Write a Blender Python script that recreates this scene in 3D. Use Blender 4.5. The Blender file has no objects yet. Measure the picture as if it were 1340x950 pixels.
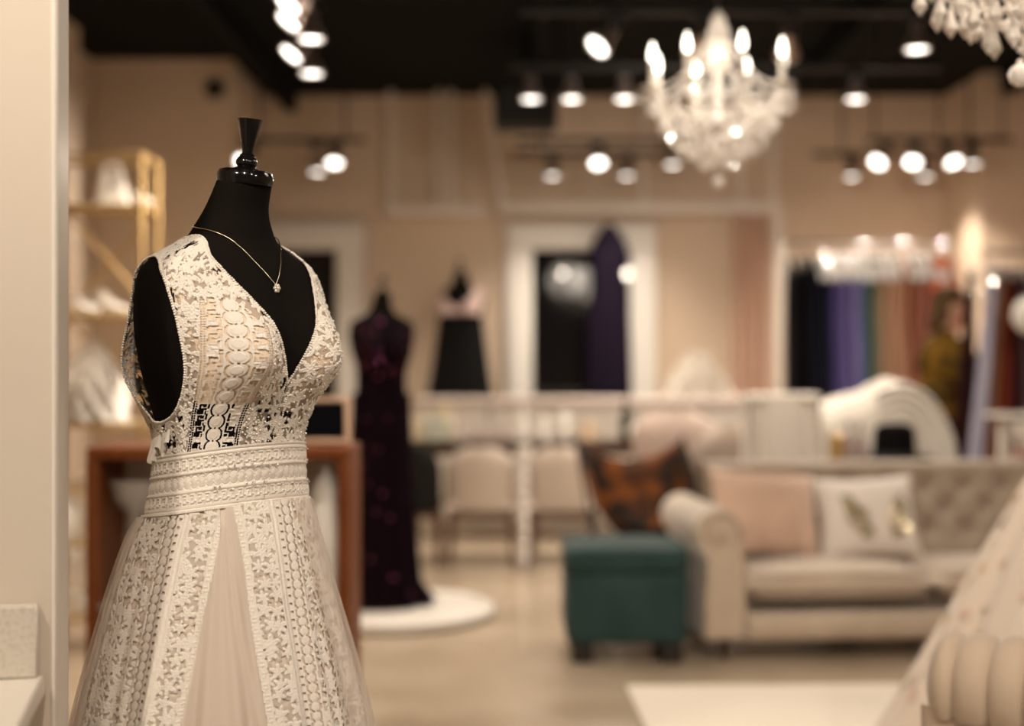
import bpy, bmesh, math, random
import numpy as np
from mathutils import Vector, Matrix, Euler

# ------------------------------------------------------------------ camera, world, exposure
SC = bpy.context.scene
COL = SC.collection
cam_d = bpy.data.cameras.new('camera'); cam = bpy.data.objects.new('camera', cam_d); COL.objects.link(cam)
cam.location = (0, 0, 1.35); cam.rotation_euler = (math.pi/2, 0, 0)
cam_d.lens = 50; cam_d.sensor_width = 36; cam_d.clip_start = 0.05
cam_d.dof.use_dof = True; cam_d.dof.focus_distance = 2.30; cam_d.dof.aperture_fstop = 1.4
SC.camera = cam
W = bpy.data.worlds.new('world'); SC.world = W; W.use_nodes = True
W.node_tree.nodes['Background'].inputs[0].default_value = (0.010, 0.009, 0.008, 1)
W.node_tree.nodes['Background'].inputs[1].default_value = 1.0
SC.view_settings.view_transform = 'Standard'; SC.view_settings.look = 'None'
SC.view_settings.gamma = 1.0; SC.view_settings.use_curve_mapping = False
SC.view_settings.exposure = 0.50
LAMP_W = 60.0            # power of one ceiling spot
LAMP_COL = (1.0, 0.865, 0.715)
FPX = 1340*50/36.0
def at(px, py, Y):       # real-world point seen at a photo pixel at depth Y (measuring helper)
    return Vector(((px-670)/FPX*Y, Y, 1.35-(py-475)/FPX*Y))
R = math.radians
rnd = random.Random(7)

# ------------------------------------------------------------------ materials
MATS = {}
def mat(name, col, rough=0.6, metal=0.0, spec=0.5, sheen=0.0, bump=None, col2=None, cscale=4.0, emit=None, trans=0.0, alpha=None, coat=0.0, crange=(0.35, 0.65), stretch=None, sss=0.0):
    if name in MATS: return MATS[name]
    m = bpy.data.materials.new(name); m.use_nodes = True
    nt = m.node_tree; b = nt.nodes['Principled BSDF']
    b.inputs['Base Color'].default_value = (*col, 1); b.inputs['Roughness'].default_value = rough
    b.inputs['Metallic'].default_value = metal; b.inputs['Specular IOR Level'].default_value = spec
    b.inputs['Sheen Weight'].default_value = sheen; b.inputs['Coat Weight'].default_value = coat
    b.inputs['Transmission Weight'].default_value = trans
    if emit:
        b.inputs['Emission Color'].default_value = (*emit[0], 1); b.inputs['Emission Strength'].default_value = emit[1]
    if alpha is not None: b.inputs['Alpha'].default_value = alpha
    tc = None
    if bump or col2:
        tc = nt.nodes.new('ShaderNodeTexCoord'); src = tc.outputs['Object']
        if stretch:
            mp = nt.nodes.new('ShaderNodeMapping'); mp.inputs['Scale'].default_value = stretch
            nt.links.new(src, mp.inputs['Vector']); src = mp.outputs['Vector']
    if col2:
        n = nt.nodes.new('ShaderNodeTexNoise'); n.inputs['Scale'].default_value = cscale; n.inputs['Detail'].default_value = 5
        r = nt.nodes.new('ShaderNodeValToRGB')
        r.color_ramp.elements[0].position = crange[0]; r.color_ramp.elements[1].position = crange[1]
        r.color_ramp.elements[0].color = (*col, 1); r.color_ramp.elements[1].color = (*col2, 1)
        nt.links.new(src, n.inputs['Vector']); nt.links.new(n.outputs['Fac'], r.inputs['Fac']); nt.links.new(r.outputs['Color'], b.inputs['Base Color'])
    if bump:
        n = nt.nodes.new('ShaderNodeTexNoise'); n.inputs['Scale'].default_value = bump[0]; n.inputs['Detail'].default_value = 4
        bp = nt.nodes.new('ShaderNodeBump'); bp.inputs['Strength'].default_value = bump[1]; bp.inputs['Distance'].default_value = bump[2] if len(bump) > 2 else 0.002
        nt.links.new(src, n.inputs['Vector']); nt.links.new(n.outputs['Fac'], bp.inputs['Height']); nt.links.new(bp.outputs['Normal'], b.inputs['Normal'])
    MATS[name] = m
    return m
def sheer(name, col, opacity, rough=0.8):
    """woven net: part of the light passes straight through, the rest is scattered on both sides"""
    if name in MATS: return MATS[name]
    m = bpy.data.materials.new(name); m.use_nodes = True; nt = m.node_tree
    for n in list(nt.nodes): nt.nodes.remove(n)
    o = nt.nodes.new('ShaderNodeOutputMaterial'); mx = nt.nodes.new('ShaderNodeMixShader'); mx2 = nt.nodes.new('ShaderNodeMixShader')
    t = nt.nodes.new('ShaderNodeBsdfTransparent'); d = nt.nodes.new('ShaderNodeBsdfDiffuse'); l = nt.nodes.new('ShaderNodeBsdfTranslucent')
    d.inputs['Color'].default_value = (*col, 1); l.inputs['Color'].default_value = (*col, 1)
    mx.inputs[0].default_value = opacity; mx2.inputs[0].default_value = 0.3
    nt.links.new(d.outputs[0], mx2.inputs[1]); nt.links.new(l.outputs[0], mx2.inputs[2])
    nt.links.new(t.outputs[0], mx.inputs[1]); nt.links.new(mx2.outputs[0], mx.inputs[2]); nt.links.new(mx.outputs[0], o.inputs['Surface'])
    MATS[name] = m
    return m

# ------------------------------------------------------------------ mesh helpers
class MB:
    def __init__(s): s.v = []; s.f = []; s.n = 0
    def add(s, V, F):
        V = np.asarray(V, float).reshape(-1, 3); s.v.append(V)
        k = s.n; s.f.extend([tuple(i+k for i in f) for f in F]); s.n += len(V); return s
    def box(s, c, d, rot=None, bev=0.0):
        hx, hy, hz = d[0]/2, d[1]/2, d[2]/2; b = min(bev, hx*.9, hy*.9, hz*.9)
        if b <= 0:
            V = np.array([(x*hx, y*hy, z*hz) for x in (-1, 1) for y in (-1, 1) for z in (-1, 1)])
            F = [(0,1,3,2),(4,6,7,5),(0,4,5,1),(2,3,7,6),(0,2,6,4),(1,5,7,3)]
        else:
            V = []; idx = {}
            for x in (-1, 1):
                for y in (-1, 1):
                    for z in (-1, 1):
                        for a in range(3):
                            p = [x*(hx-b), y*(hy-b), z*(hz-b)]; p[a] += (x, y, z)[a]*b
                            idx[(x, y, z, a)] = len(V); V.append(p)
            F = []
            for a in range(3):
                o1, o2 = [(1, 2), (2, 0), (0, 1)][a]
                for sg in (-1, 1):
                    q = []
                    for (p1, p2) in ((-1,-1),(1,-1),(1,1),(-1,1)):
                        k = [0,0,0]; k[a] = sg; k[o1] = p1; k[o2] = p2; q.append(idx[(*k, a)])
                    F.append(tuple(q) if sg > 0 else tuple(q[::-1]))
                for p1 in (-1, 1):      # edges along axis a
                    for p2 in (-1, 1):
                        q = []
                        for (sg, ax) in ((-1, o1), (1, o1), (1, o2), (-1, o2)):
                            k = [0,0,0]; k[a] = sg; k[o1] = p1; k[o2] = p2; q.append(idx[(*k, ax)])
                        F.append(tuple(q) if p1*p2 > 0 else tuple(q[::-1]))
            for x in (-1, 1):
                for y in (-1, 1):
                    for z in (-1, 1):
                        q = tuple(idx[(x, y, z, a)] for a in range(3)); F.append(q if x*y*z > 0 else q[::-1])
            V = np.array(V)
        if rot is not None: V = V @ np.array(Euler(rot).to_matrix()).T
        return s.add(V+np.array(c), F)
    def grid(s, P, cu=False, cv=False, cap0=False, cap1=False):
        P = np.asarray(P, float); m, n = P.shape[:2]; F = []
        for i in range(m if cu else m-1):
            i2 = (i+1) % m
            for j in range(n if cv else n-1):
                j2 = (j+1) % n
                F.append((i*n+j, i*n+j2, i2*n+j2, i2*n+j))
        if cap0: F.append(tuple(range(n))[::-1])
        if cap1: F.append(tuple((m-1)*n+j for j in range(n)))
        return s.add(P.reshape(-1, 3), F)
    def tube(s, path, r, n=8, closed=False, caps=True, flat=1.0):
        path = [Vector(p) for p in path]; m = len(path)
        rr = [r]*m if np.isscalar(r) else list(r)
        P = []; prev = None
        for i in range(m):
            a = path[(i-1) % m] if (closed or i > 0) else path[i]; b = path[(i+1) % m] if (closed or i < m-1) else path[i]
            t = (b-a)
            t = t.normalized() if t.length > 1e-9 else Vector((0, 0, 1))
            if prev is None:
                up = Vector((0, 0, 1)) if abs(t.z) < .9 else Vector((1, 0, 0))
                x = t.cross(up).normalized()
            else:
                x = (prev - t*prev.dot(t))
                x = x.normalized() if x.length > 1e-6 else t.orthogonal().normalized()
            prev = x; y = t.cross(x)
            P.append([tuple(path[i]+(x*math.cos(q)+y*math.sin(q)*flat)*rr[i]) for q in [2*math.pi*k/n for k in range(n)]])
        return s.grid(P, cu=closed, cv=True, cap0=caps and not closed, cap1=caps and not closed)
    def lathe(s, prof, n=24, c=(0, 0, 0), sx=1, sy=1, caps=True, M=None):
        P = np.array([[(r*math.cos(q)*sx, r*math.sin(q)*sy, z) for q in [2*math.pi*k/n for k in range(n)]] for r, z in prof])
        if M is not None: P = P.reshape(-1, 3) @ np.array(M).T; P = P.reshape(len(prof), n, 3)
        return s.grid(P+np.array(c), cv=True, cap0=caps, cap1=caps)
    def ball(s, c, r, nu=8, nv=6, rot=None):
        r = (r, r, r) if np.isscalar(r) else r
        P = np.array([[(math.cos(2*math.pi*j/nu)*math.sin(t)*r[0], math.sin(2*math.pi*j/nu)*math.sin(t)*r[1], -math.cos(t)*r[2]) for j in range(nu)] for t in [math.pi*(i+.02)/(nv+.04) for i in range(nv+1)]])
        if rot is not None: P = (P.reshape(-1, 3) @ np.array(Euler(rot).to_matrix()).T).reshape(P.shape)
        return s.grid(P+np.array(c), cv=True, cap0=True, cap1=True)
    def mesh(s, name, angle=40):
        me = bpy.data.meshes.new(name)
        V = np.concatenate(s.v) if s.v else np.zeros((0, 3))
        me.from_pydata(V.tolist(), [], s.f); me.update()
        bm = bmesh.new(); bm.from_mesh(me); bmesh.ops.recalc_face_normals(bm, faces=bm.faces); bm.to_mesh(me); bm.free()
        me.shade_smooth()
        if angle: me.set_sharp_from_angle(angle=R(angle))
        return me
    def build(s, name, m, parent=None, angle=40):
        return link(name, s.mesh(name, angle), m, parent)
def link(name, me, m, parent=None):
    o = bpy.data.objects.new(name, me); COL.objects.link(o)
    if m is not None and len(me.materials) == 0: me.materials.append(m)
    if parent is not None: o.parent = parent
    return o
def fine_grid(name, P, m, parent=None, keep=None, wrap=False, m2=None, sel2=None):
    """dense quad sheet from an (m,n,3) array, faces picked by a mask"""
    mm, n = P.shape[:2]
    ii = np.arange(mm-1)[:, None]; jj = np.arange(n if wrap else n-1)[None, :]
    j2 = (jj+1) % n
    Q = np.stack([ii*n+jj, ii*n+j2, (ii+1)*n+j2, (ii+1)*n+jj], -1)
    if sel2 is not None: s2 = (sel2[keep] if keep is not None else sel2.ravel()).astype(np.int32)
    Q = Q[keep] if keep is not None else Q.reshape(-1, 4)
    used = np.unique(Q); remap = np.full(mm*n, -1, np.int64); remap[used] = np.arange(len(used))
    V = P.reshape(-1, 3)[used]; Q = remap[Q]
    me = bpy.data.meshes.new(name)
    me.vertices.add(len(V)); me.vertices.foreach_set('co', V.astype(np.float32).ravel())
    me.loops.add(Q.size); me.loops.foreach_set('vertex_index', Q.astype(np.int32).ravel())
    me.polygons.add(len(Q)); me.polygons.foreach_set('loop_start', np.arange(0, Q.size, 4, dtype=np.int32))
    if sel2 is not None: me.materials.append(m); me.materials.append(m2); me.polygons.foreach_set('material_index', s2)
    me.update(calc_edges=True); me.validate(); me.shade_smooth()
    return link(name, me, m, parent)
def tag(o, label, cat, group=None):
    o['label'] = label; o['category'] = cat
    if group: o['group'] = group
    return o
def thing(name, label, cat, loc=(0, 0, 0), rz=0.0, group=None):
    o = bpy.data.objects.new(name, None); COL.objects.link(o); o.empty_display_size = .05
    o.location = loc; o.rotation_euler = (0, 0, rz); return tag(o, label, cat, group)
def struct(name, mb, m):
    o = mb.build(name, m); o['kind'] = 'structure'; return o
def dup(root, loc, rz, label=None):
    r = root.copy(); COL.objects.link(r); r.location = loc; r.rotation_euler = (0, 0, rz)
    if label: r['label'] = label
    for ch in list(root.children):
        c = ch.copy(); COL.objects.link(c); c.parent = r
        for g in list(ch.children):
            d = g.copy(); COL.objects.link(d); d.parent = c
    return r
def smooth_path(pts, k=6):
    """Catmull-Rom through points"""
    pts = [np.array(p, float) for p in pts]; out = []
    for i in range(len(pts)-1):
        p0 = pts[max(i-1, 0)]; p1 = pts[i]; p2 = pts[i+1]; p3 = pts[min(i+2, len(pts)-1)]
        for t in [j/k for j in range(k)]:
            out.append(.5*((2*p1)+(-p0+p2)*t+(2*p0-5*p1+4*p2-p3)*t*t+(-p0+3*p1-3*p2+p3)*t**3))
    out.append(pts[-1]); return out
def cubic(xs, ys):
    xs = np.array(xs, float); ys = np.array(ys, float)
    d = np.diff(ys)/np.diff(xs); m = np.zeros(len(xs)); m[0] = d[0]; m[-1] = d[-1]
    for i in range(1, len(xs)-1): m[i] = 0 if d[i-1]*d[i] <= 0 else 2*d[i-1]*d[i]/(d[i-1]+d[i])
    def f(x):
        x = np.clip(x, xs[0], xs[-1]); k = np.clip(np.searchsorted(xs, x)-1, 0, len(xs)-2)
        h = xs[k+1]-xs[k]; t = (x-xs[k])/h
        return (2*t**3-3*t**2+1)*ys[k]+(t**3-2*t**2+t)*h*m[k]+(-2*t**3+3*t**2)*ys[k+1]+(t**3-t**2)*h*m[k+1]
    return f
def cushion(w, d, h, nx=16, ny=16, edge=0.18):
    """plump cushion grid, centred, thickness along z"""
    m = MB(); P = []
    def prof(t): return (max(0, 1-abs(t)**4))**.5
    for sgn in (1, -1):
        G = [[(x*w/2*(1-.05*(1-abs(y))**0*(y*y)*0), y*d/2, sgn*h/2*prof(x)*prof(y)) for x in np.linspace(-1, 1, nx)] for y in np.linspace(-1, 1, ny)]
        m.grid(G)
    return m
def pillow_mesh(w, h, t, n=24):
    m = MB(); xs = np.linspace(-1, 1, n)
    for sgn in (1, -1):
        G = []
        for y in xs:
            row = []
            for x in xs:
                pin_x = 1-.09*(1-abs(y)**2)*abs(x)**3; pin_y = 1-.09*(1-abs(x)**2)*abs(y)**3
                th = ((1-x**2)*(1-y**2))**.42
                row.append((x*w/2*pin_x, sgn*t/2*th, y*h/2*pin_y))
            G.append(row)
        m.grid(G)
    return m

# ------------------------------------------------------------------ palette
WALL = mat('wall_paint', (.72, .58, .445), .75, bump=(60, .15), col2=(.69, .55, .415), cscale=1.2)
FLOORM = mat('polished_concrete', (.37, .285, .20), .22, spec=.5, col2=(.46, .37, .275), cscale=2.2, bump=(14, .06), crange=(.3, .7))
BLACKC = mat('ceiling_black', (.006, .006, .0055), .9, spec=.1)
WHITE = mat('white_paint', (.82, .77, .70), .45)
FROST = mat('off_white_wood', (.82, .75, .67), .5, col2=(.78, .70, .62), cscale=8)
BLKMETAL = mat('black_metal', (.012, .011, .010), .4, metal=.3)
CHROME = mat('chrome', (.85, .82, .80), .12, metal=1.0)
GOLD = mat('brushed_gold', (.60, .42, .19), .5, metal=.9, bump=(90, .1))
DARKW = mat('dark_wood', (.045, .024, .014), .4, col2=(.08, .04, .02), cscale=6, stretch=(1, 8, 8))
REDW = mat('red_brown_wood', (.15, .040, .009), .5, spec=.2, col2=(.21, .060, .014), cscale=5, stretch=(10, 10, 1), bump=(40, .1))
GLASSD = mat('night_glass', (.004, .004, .005), .03, spec=.5)
LAMPC = mat('lamp_silver', (.62, .50, .45), .3, metal=.9)
LENS = mat('lamp_lens', (1, 1, 1), .3, emit=((1.0, .95, .87), 4.5))
SOFA = mat('sofa_velvet', (.50, .405, .315), .75, sheen=.5, bump=(180, .25), col2=(.46, .37, .285), cscale=10)
PEACH = mat('peach_fur', (.74, .53, .40), .95, sheen=.8, bump=(140, .8, .006))
WSATIN = mat('white_satin', (.80, .75, .68), .45, sheen=.2)
VELVETBLK = mat('black_velvet', (.009, .007, .006), .9, spec=.04, bump=(300, .2))
GLOSSBLK = mat('gloss_black', (.006, .005, .005), .12, spec=.35, coat=.15)
CRYSTAL = mat('crystal', (.95, .90, .84), .05, spec=.9, trans=.22)
# ------------------------------------------------------------------ room shell
CEIL = 3.70
struct('floor', MB().box((.8, 4.0, -.05), (8.6, 17.4, .1)), FLOORM)
struct('ceiling', MB().box((.8, 4.0, CEIL+.05), (8.6, 17.4, .1)), BLACKC)
struct('wall_back', MB().box((.8, 12.58, CEIL/2), (8.4, .16, CEIL)), WALL)
struct('wall_left', MB().box((-3.14, 2.75, CEIL/2), (.2, 14.5, CEIL)), WALL)
struct('wall_recess', MB().box((-3.40, 11.24, CEIL/2), (.3, 2.48, CEIL)), WALL)
struct('wall_projection', MB().box((-2.70, 11.75, CEIL/2), (1.08, 1.5, CEIL)), WALL)
struct('wall_right', MB().box((4.90, 4.0, CEIL/2), (.2, 17.0, CEIL)), WALL)
struct('wall_pilaster', MB().box((4.29, 12.0, CEIL/2), (.98, 1.0, CEIL)), WALL)
struct('wall_front', MB().box((.8, -4.5, CEIL/2), (8.2, .16, CEIL)), WALL)
# partition beside the camera, turned a little, its corner bead coloured lighter for the light on the end face
ang = R(11.6); ex = Vector((math.cos(ang), math.sin(ang), 0)); ey = Vector((-math.sin(ang), math.cos(ang), 0))
corner = Vector(((72-670)/FPX*2.0, 2.0, 0))
cpt = corner - ex*1.25 + ey*.072
struct('wall_partition', MB().box((cpt.x, cpt.y, CEIL/2), (2.49, .144, CEIL), rot=(0, 0, ang)), mat('partition_paint', (.66, .575, .475), .6, bump=(45, .12), col2=(.64, .555, .455), cscale=2))
ep = corner + ey*.072
struct('trim_1', MB().box((ep.x-.002, ep.y, CEIL/2), (.012, .148, CEIL), rot=(0, 0, ang), bev=.004), mat('corner_lit', (.80, .74, .66), .4))
struct('baseboard_back', MB().box((.9, 12.49, .06), (7.9, .02, .12), bev=.004), WHITE)
struct('baseboard_left', MB().box((-3.03, 6.6, .06), (.02, 6.7, .12), bev=.004), WHITE)
for k, (x, w) in enumerate(((-1.9, .09), (.2, .09), (2.3, .09), (4.0, .09))):
    struct('trim_%d' % (k+2), MB().box((x, 6.5, CEIL-.09), (w, 11.6, .18)), BLACKC)

# windows in the far wall: white casings round dark night glass
CASE = mat('window_casing', (.88, .85, .79), .4)
def window(n, x0, x1, z0, z1, fw):
    y = 12.5
    m = MB()
    m.box(((x0+x1)/2, y-.04, (z0+z1)/2), (x1-x0, .02, z1-z0)); g = m.build('window_%d' % n, GLASSD); g['kind'] = 'structure'
    for (cx, cz, sx, sz) in (((x0+x1)/2, z1+fw/2, x1-x0+2*fw, fw), ((x0+x1)/2, z0-fw/2, x1-x0+2*fw, fw), (x0-fw/2, (z0+z1)/2, fw, z1-z0), (x1+fw/2, (z0+z1)/2, fw, z1-z0)):
        MB().box((cx, y-.045, cz), (sx, .09, sz), bev=.018).build('window_casing', CASE, g)
        MB().box((cx, y-.095, cz), (max(sx-.08, .05), .02, max(sz-.08, .05)), bev=.008).build('casing_moulding', CASE, g)
w1 = at(697, 517, 12.45); w2 = at(824, 327, 12.45)
window(1, w1.x, w2.x, .55, w2.z, .235)
w3 = at(356, 490, 12.45); w4 = at(440, 327, 12.45)
window(2, w3.x, w4.x, .55, w4.z, .245)

# ------------------------------------------------------------------ ceiling track lights
def lamp_proto():
    d = {}
    d['housing'] = MB().lathe([(.018, .135), (.026, .13), (.03, .10), (.034, .075), (.056, .03), (.0615, .006), (.0615, .0)], 24, caps=False).lathe([(.0, .136), (.018, .135)], 24, caps=False).mesh('housing')
    d['lens'] = MB().lathe([(.0005, -.006), (.03, -.004), (.053, .004)], 24, caps=False).mesh('lens')
    d['rim'] = MB().tube([(math.cos(q)*.058, math.sin(q)*.058, .0) for q in np.linspace(0, 2*math.pi, 24, endpoint=False)], .0055, 6, closed=True).mesh('rim')
    d['yoke'] = MB().tube([(-.04, 0, .06), (-.043, 0, .13), (-.02, 0, .165), (.02, 0, .165), (.043, 0, .13), (.04, 0, .06)], .005, 6).mesh('yoke')
    d['adapter'] = MB().box((0, 0, -.02), (.10, .034, .034), bev=.006).mesh('adapter')
    return d
LP = lamp_proto()
LENSOFF = mat('lamp_lens_off', (.30, .24, .22), .2)
RIMM = mat('lamp_rim', (.80, .72, .66), .3)
def spot(parent, power, size=120, blend=.9, loc=(0, 0, -.012)):
    L = bpy.data.lights.new('spot_light', 'SPOT'); L.energy = power; L.color = LAMP_COL
    L.spot_size = R(size); L.spot_blend = blend; L.shadow_soft_size = .05
    o = bpy.data.objects.new('spot_light', L); COL.objects.link(o); o.parent = parent; o.location = loc
    return o
def track_lamp(pos, aim, zt, label, on=True, power=1.0, size=120, line=None):
    """pos: middle of the lens; aim: direction the beam leaves; zt: underside of the track"""
    aim = Vector(aim).normalized(); q = aim.to_track_quat('-Z', 'Y'); M = q.to_matrix()
    piv = Vector(pos) + M @ Vector((0, 0, .165))
    if line is None: piv.y = pos[1]
    else:
        la, lb = Vector(line[0]), Vector(line[1]); k = (piv.y-la.y)/(lb.y-la.y); piv.x = la.x+(lb.x-la.x)*k
    t = thing('track_lamp', label, 'track lamp', (piv.x, piv.y, zt), 0, 'track lamps on the ceiling tracks')
    link('adapter', LP['adapter'], BLKMETAL, t)
    MB().tube([(0, 0, -.03), (0, 0, piv.z-zt)], .009, 8).build('stem', BLKMETAL, t)
    def put(nm, m, par=None):
        o = bpy.data.objects.new(nm, LP[nm].copy() if len(LP[nm].materials) and LP[nm].materials[0] != m else LP[nm]); COL.objects.link(o)
        o.data.materials.clear(); o.data.materials.append(m); o.parent = par or t
        if par is None:
            o.location = (0, 0, piv.z-zt); o.location += M @ Vector((0, 0, -.165)); o.rotation_mode = 'QUATERNION'; o.rotation_quaternion = q
        return o
    h = put('housing', LAMPC); put('yoke', BLKMETAL); put('rim', RIMM, h); put('lens', LENS if on else LENSOFF, h)
    if on: spot(h, LAMP_W*power, size)
    return t
def track(a, b, label, hang=(.15, .85)):
    a = Vector(a); b = Vector(b); t = thing('light_track', label, 'light track', a.lerp(b, .5), 0)
    o = a.lerp(b, .5); d = b-a; rz = math.atan2(d.y, d.x)
    MB().box((0, 0, .018), (d.length, .036, .036), rot=(0, 0, rz), bev=.005).build('rail', BLKMETAL, t)
    for s in (-1, 1): e = d*.5*s; MB().box((e.x, e.y, .018), (.02, .042, .042), rot=(0, 0, rz), bev=.005).build('end_cap', BLKMETAL, t)
    for k in hang:
        p = a.lerp(b, k)-o
        MB().tube([(p.x, p.y, .036), (p.x, p.y, CEIL-o.z)], .009, 8).build('suspension_rod', BLKMETAL, t)
ZT = 3.06
DN = (0, 0, -1)
def LPX(px, py, z=2.89):
    Y = (z-1.35)*FPX/(475-py); return at(px, py, Y)
track((.05, 6.98, ZT), (2.55, 6.98, ZT), 'long black light track above the nearer crystal chandelier')
for (px, py, aim, on, lab) in ((781, 56, (-.62, -.35, -.7), True, 'tilted bright lamp turned aside on the track above the chandelier'),
                          (915, 57, (-.1, .80, -.55), True, 'lamp turned to the back wall directly behind the chandelier stem'),
                          (1036, 62, (.05, .75, -.6), True, 'lamp turned to the back wall just beside the chandelier'),
                          (1200, 66, DN, True, 'bright downward lamp at the free end of the chandelier track')):
    p = LPX(px, py); p.y = 6.98; p.x = (px-670)/FPX*6.98; track_lamp(p, aim, ZT, lab, on, power=1.25 if aim[1] > .5 else .9)
track((.0, 8.30, ZT), (2.5, 8.30, ZT), 'black light track with three lamps in a close row')
for (px, on, lab) in ((695, True, 'downward lamp in a row of three, beside the black speaker'), (748, True, 'middle downward lamp of the row of three'), (817, True, 'downward lamp of the row of three nearest the chandelier'),
                 (985, True, 'downward lamp glowing behind the chandelier crystals'), (1040, 2, 'lamp turned to the back wall beside the chandelier crystals'), (1120, True, 'lone downward lamp between the chandelier and the far right track')):
    track_lamp(((px-670)/FPX*8.3, 8.3, 2.89), DN if on != 2 else (.1, .75, -.6), ZT, lab, True, power=.9)
track((.02, 11.7, ZT), (1.45, 11.7, ZT), 'dark light track over the tall window, closest to the back wall')
track((.05, 11.05, ZT), (1.5, 11.05, ZT), 'dark light track over the tall window, in front of its neighbour')
track((2.5, 11.75, ZT), (4.0, 11.75, ZT), 'light track over the coloured gowns with two downward lamps')
track((2.75, 11.0, ZT), (3.85, 11.0, ZT), 'light track over the coloured gowns with three swivelled lamps', hang=(.05, .5, .95))
track((-2.1, 11.02, ZT), (-1.15, 11.02, ZT), 'short light track over the window behind the white gown')
for (px, Y, aim, lab) in ((723, 11.7, DN, 'small downward lamp over the tall window, on the speaker side'), (820, 11.7, DN, 'small downward lamp over the tall window, on the chandelier side'),
                     (782, 11.05, (0, -.5, -.85), 'small lamp angled into the shop over the tall window'), (880, 11.05, DN, 'small downward lamp under the chandelier drops'),
                     (1115, 11.75, DN, 'downward lamp over the black and indigo gowns'), (1211, 11.75, DN, 'downward lamp over the orange dress'),
                     (1145, 11.0, (-.5, -.48, -.7), 'swivelled lamp facing into the shop over the gown rack, turned aside most'), (1190, 11.0, (-.25, -.52, -.75), 'swivelled lamp facing into the shop over the gown rack, middle of three'),
                     (1243, 11.0, (.15, -.52, -.75), 'swivelled lamp facing into the shop over the gown rack, beside the downward end lamp'), (1273, 11.0, DN, 'downward lamp at the end of the swivelled lamps'),
                     (439, 11.02, (0, -.4, -.9), 'small lamp angled into the shop above the window behind the white gown'), (415, 11.02, DN, 'small downward lamp above the window behind the white gown'), (322, 11.02, (-.3, -.7, -.6), 'small lamp glowing beside the black neck finial')):
    z = 2.89 if lab.startswith('small downward lamp above') is False else 2.83
    track_lamp(((px-670)/FPX*Y, Y, z), aim, ZT, lab, power=1.4)
L5 = (LPX(408, 96), LPX(406, 3)); d5 = L5[0]-L5[1]; A5 = L5[1]-d5*.15; B5 = L5[0]+d5*.15
track((A5.x, A5.y, ZT), (B5.x, B5.y, ZT), 'light track running away from the viewer above the white gown')
for (px, py, aim, lab) in ((408, 96, DN, 'lowest downward lamp of the column of five over the floor'), (391, 71, (-.55, -.25, -.75), 'tilted lamp of the column of five, beside the lowest one'), (410, 51, DN, 'downward lamp in the middle of the column of five'),
                      (390, 28, (-.55, -.25, -.75), 'tilted lamp of the column of five, above the middle one'), (396, 6, (-.5, -.25, -.75), 'tilted lamp cut by the picture top in the column of five')):
    track_lamp(LPX(px, py), aim, ZT, lab, line=L5)
# unseen track lamps added overhead and behind the camera for front and overall light
track((-1.6, .55, ZT), (2.4, .55, ZT), 'unseen light track above the place the viewer stands')
for x, aim, pw, lab in ((-1.2, (.25, .85, -.75), 1.15, 'unseen lamp above the viewer over the partition counter'), (-.2, (-.1, .8, -.9), 1.2, 'unseen lamp above the viewer turned to the ivory gown'), (.9, (.2, .8, -.8), 1.5, 'unseen lamp above the viewer turned to the rug'), (2.0, (-.15, .75, -.85), 1.8, 'unseen lamp above the viewer turned to the tufted chair')): track_lamp((x, .55, 2.89), aim, ZT, lab, power=pw)
track((-1.6, 4.2, ZT), (3.6, 4.2, ZT), 'unseen light track between the white gown and the sofa')
for x, lab in ((-1.3, 'unseen lamp over the wooden display cabinet'), (.2, 'unseen lamp over the open floor before the ottoman'), (1.6, 'unseen lamp over the rug before the sofa'), (3.0, 'unseen lamp over the floor beside the embroidered gown')): track_lamp((x, 4.2, 2.89), (0, .25, -.9), ZT, lab, power=1.15)
track((-1.6, -2.6, ZT), (3.6, -2.6, ZT), 'unseen light track near the shop front')
for x, lab in ((-1.3, 'unseen shop front lamp on the partition side'), (.8, 'unseen middle shop front lamp'), (2.9, 'unseen shop front lamp on the sofa side')): track_lamp((x, -2.6, 2.89), DN, ZT, lab)
# ------------------------------------------------------------------ dress forms
Zk = [1.02, 1.10, 1.126, 1.17, 1.222, 1.28, 1.34, 1.40, 1.45, 1.49, 1.515, 1.535, 1.555, 1.575, 1.61, 1.655]
fa = cubic(Zk, [.150, .140, .134, .128, .127, .138, .158, .171, .175, .171, .154, .118, .080, .066, .052, .045])
fbf = cubic(Zk, [.118, .106, .100, .095, .095, .108, .120, .119, .108, .095, .082, .070, .061, .057, .048, .043])
fbb = cubic(Zk, [.135, .124, .117, .110, .108, .118, .128, .132, .129, .121, .109, .092, .077, .066, .052, .044])
fv0 = cubic([1.0, 1.50, 1.575, 1.655], [0, 0, .004, .030])
def body(phi, z, off=0.0, bust=1.0):
    phi = np.asarray(phi, float); z = np.asarray(z, float); n = 2.15
    s, c = np.sin(phi), np.cos(phi)
    a, b = fa(z), np.where(c > 0, fbf(z), fbb(z))
    su = np.sign(s)*np.abs(s)**(2/n); sv = np.sign(c)*np.abs(c)**(2/n)
    u = a*su; v = b*sv
    nx, ny = u/a**2, v/b**2; L = np.sqrt(nx*nx+ny*ny)+1e-9
    g = np.exp(-((np.abs(u)-.083)/.058)**2)*np.exp(-(np.where(z > 1.358, (z-1.358)/.085, (z-1.358)/.058))**2)*np.clip(c*2.0, 0, 1)
    v2 = v + bust*.054*g
    u2 = u+off*nx/L; v2 = v2+off*ny/L+fv0(z)
    return np.stack([u2, -v2, z+0*u2], -1)
def belt_dz(phi): return -.035*(1-np.cos(phi))/2
ZN = cubic([0, 20, 40, 65, 90, 120, 180], [1.318, 1.44, 1.512, 1.546, 1.558, 1.552, 1.505])
def zneck(phi): return ZN(np.abs(np.degrees(phi)))
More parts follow.
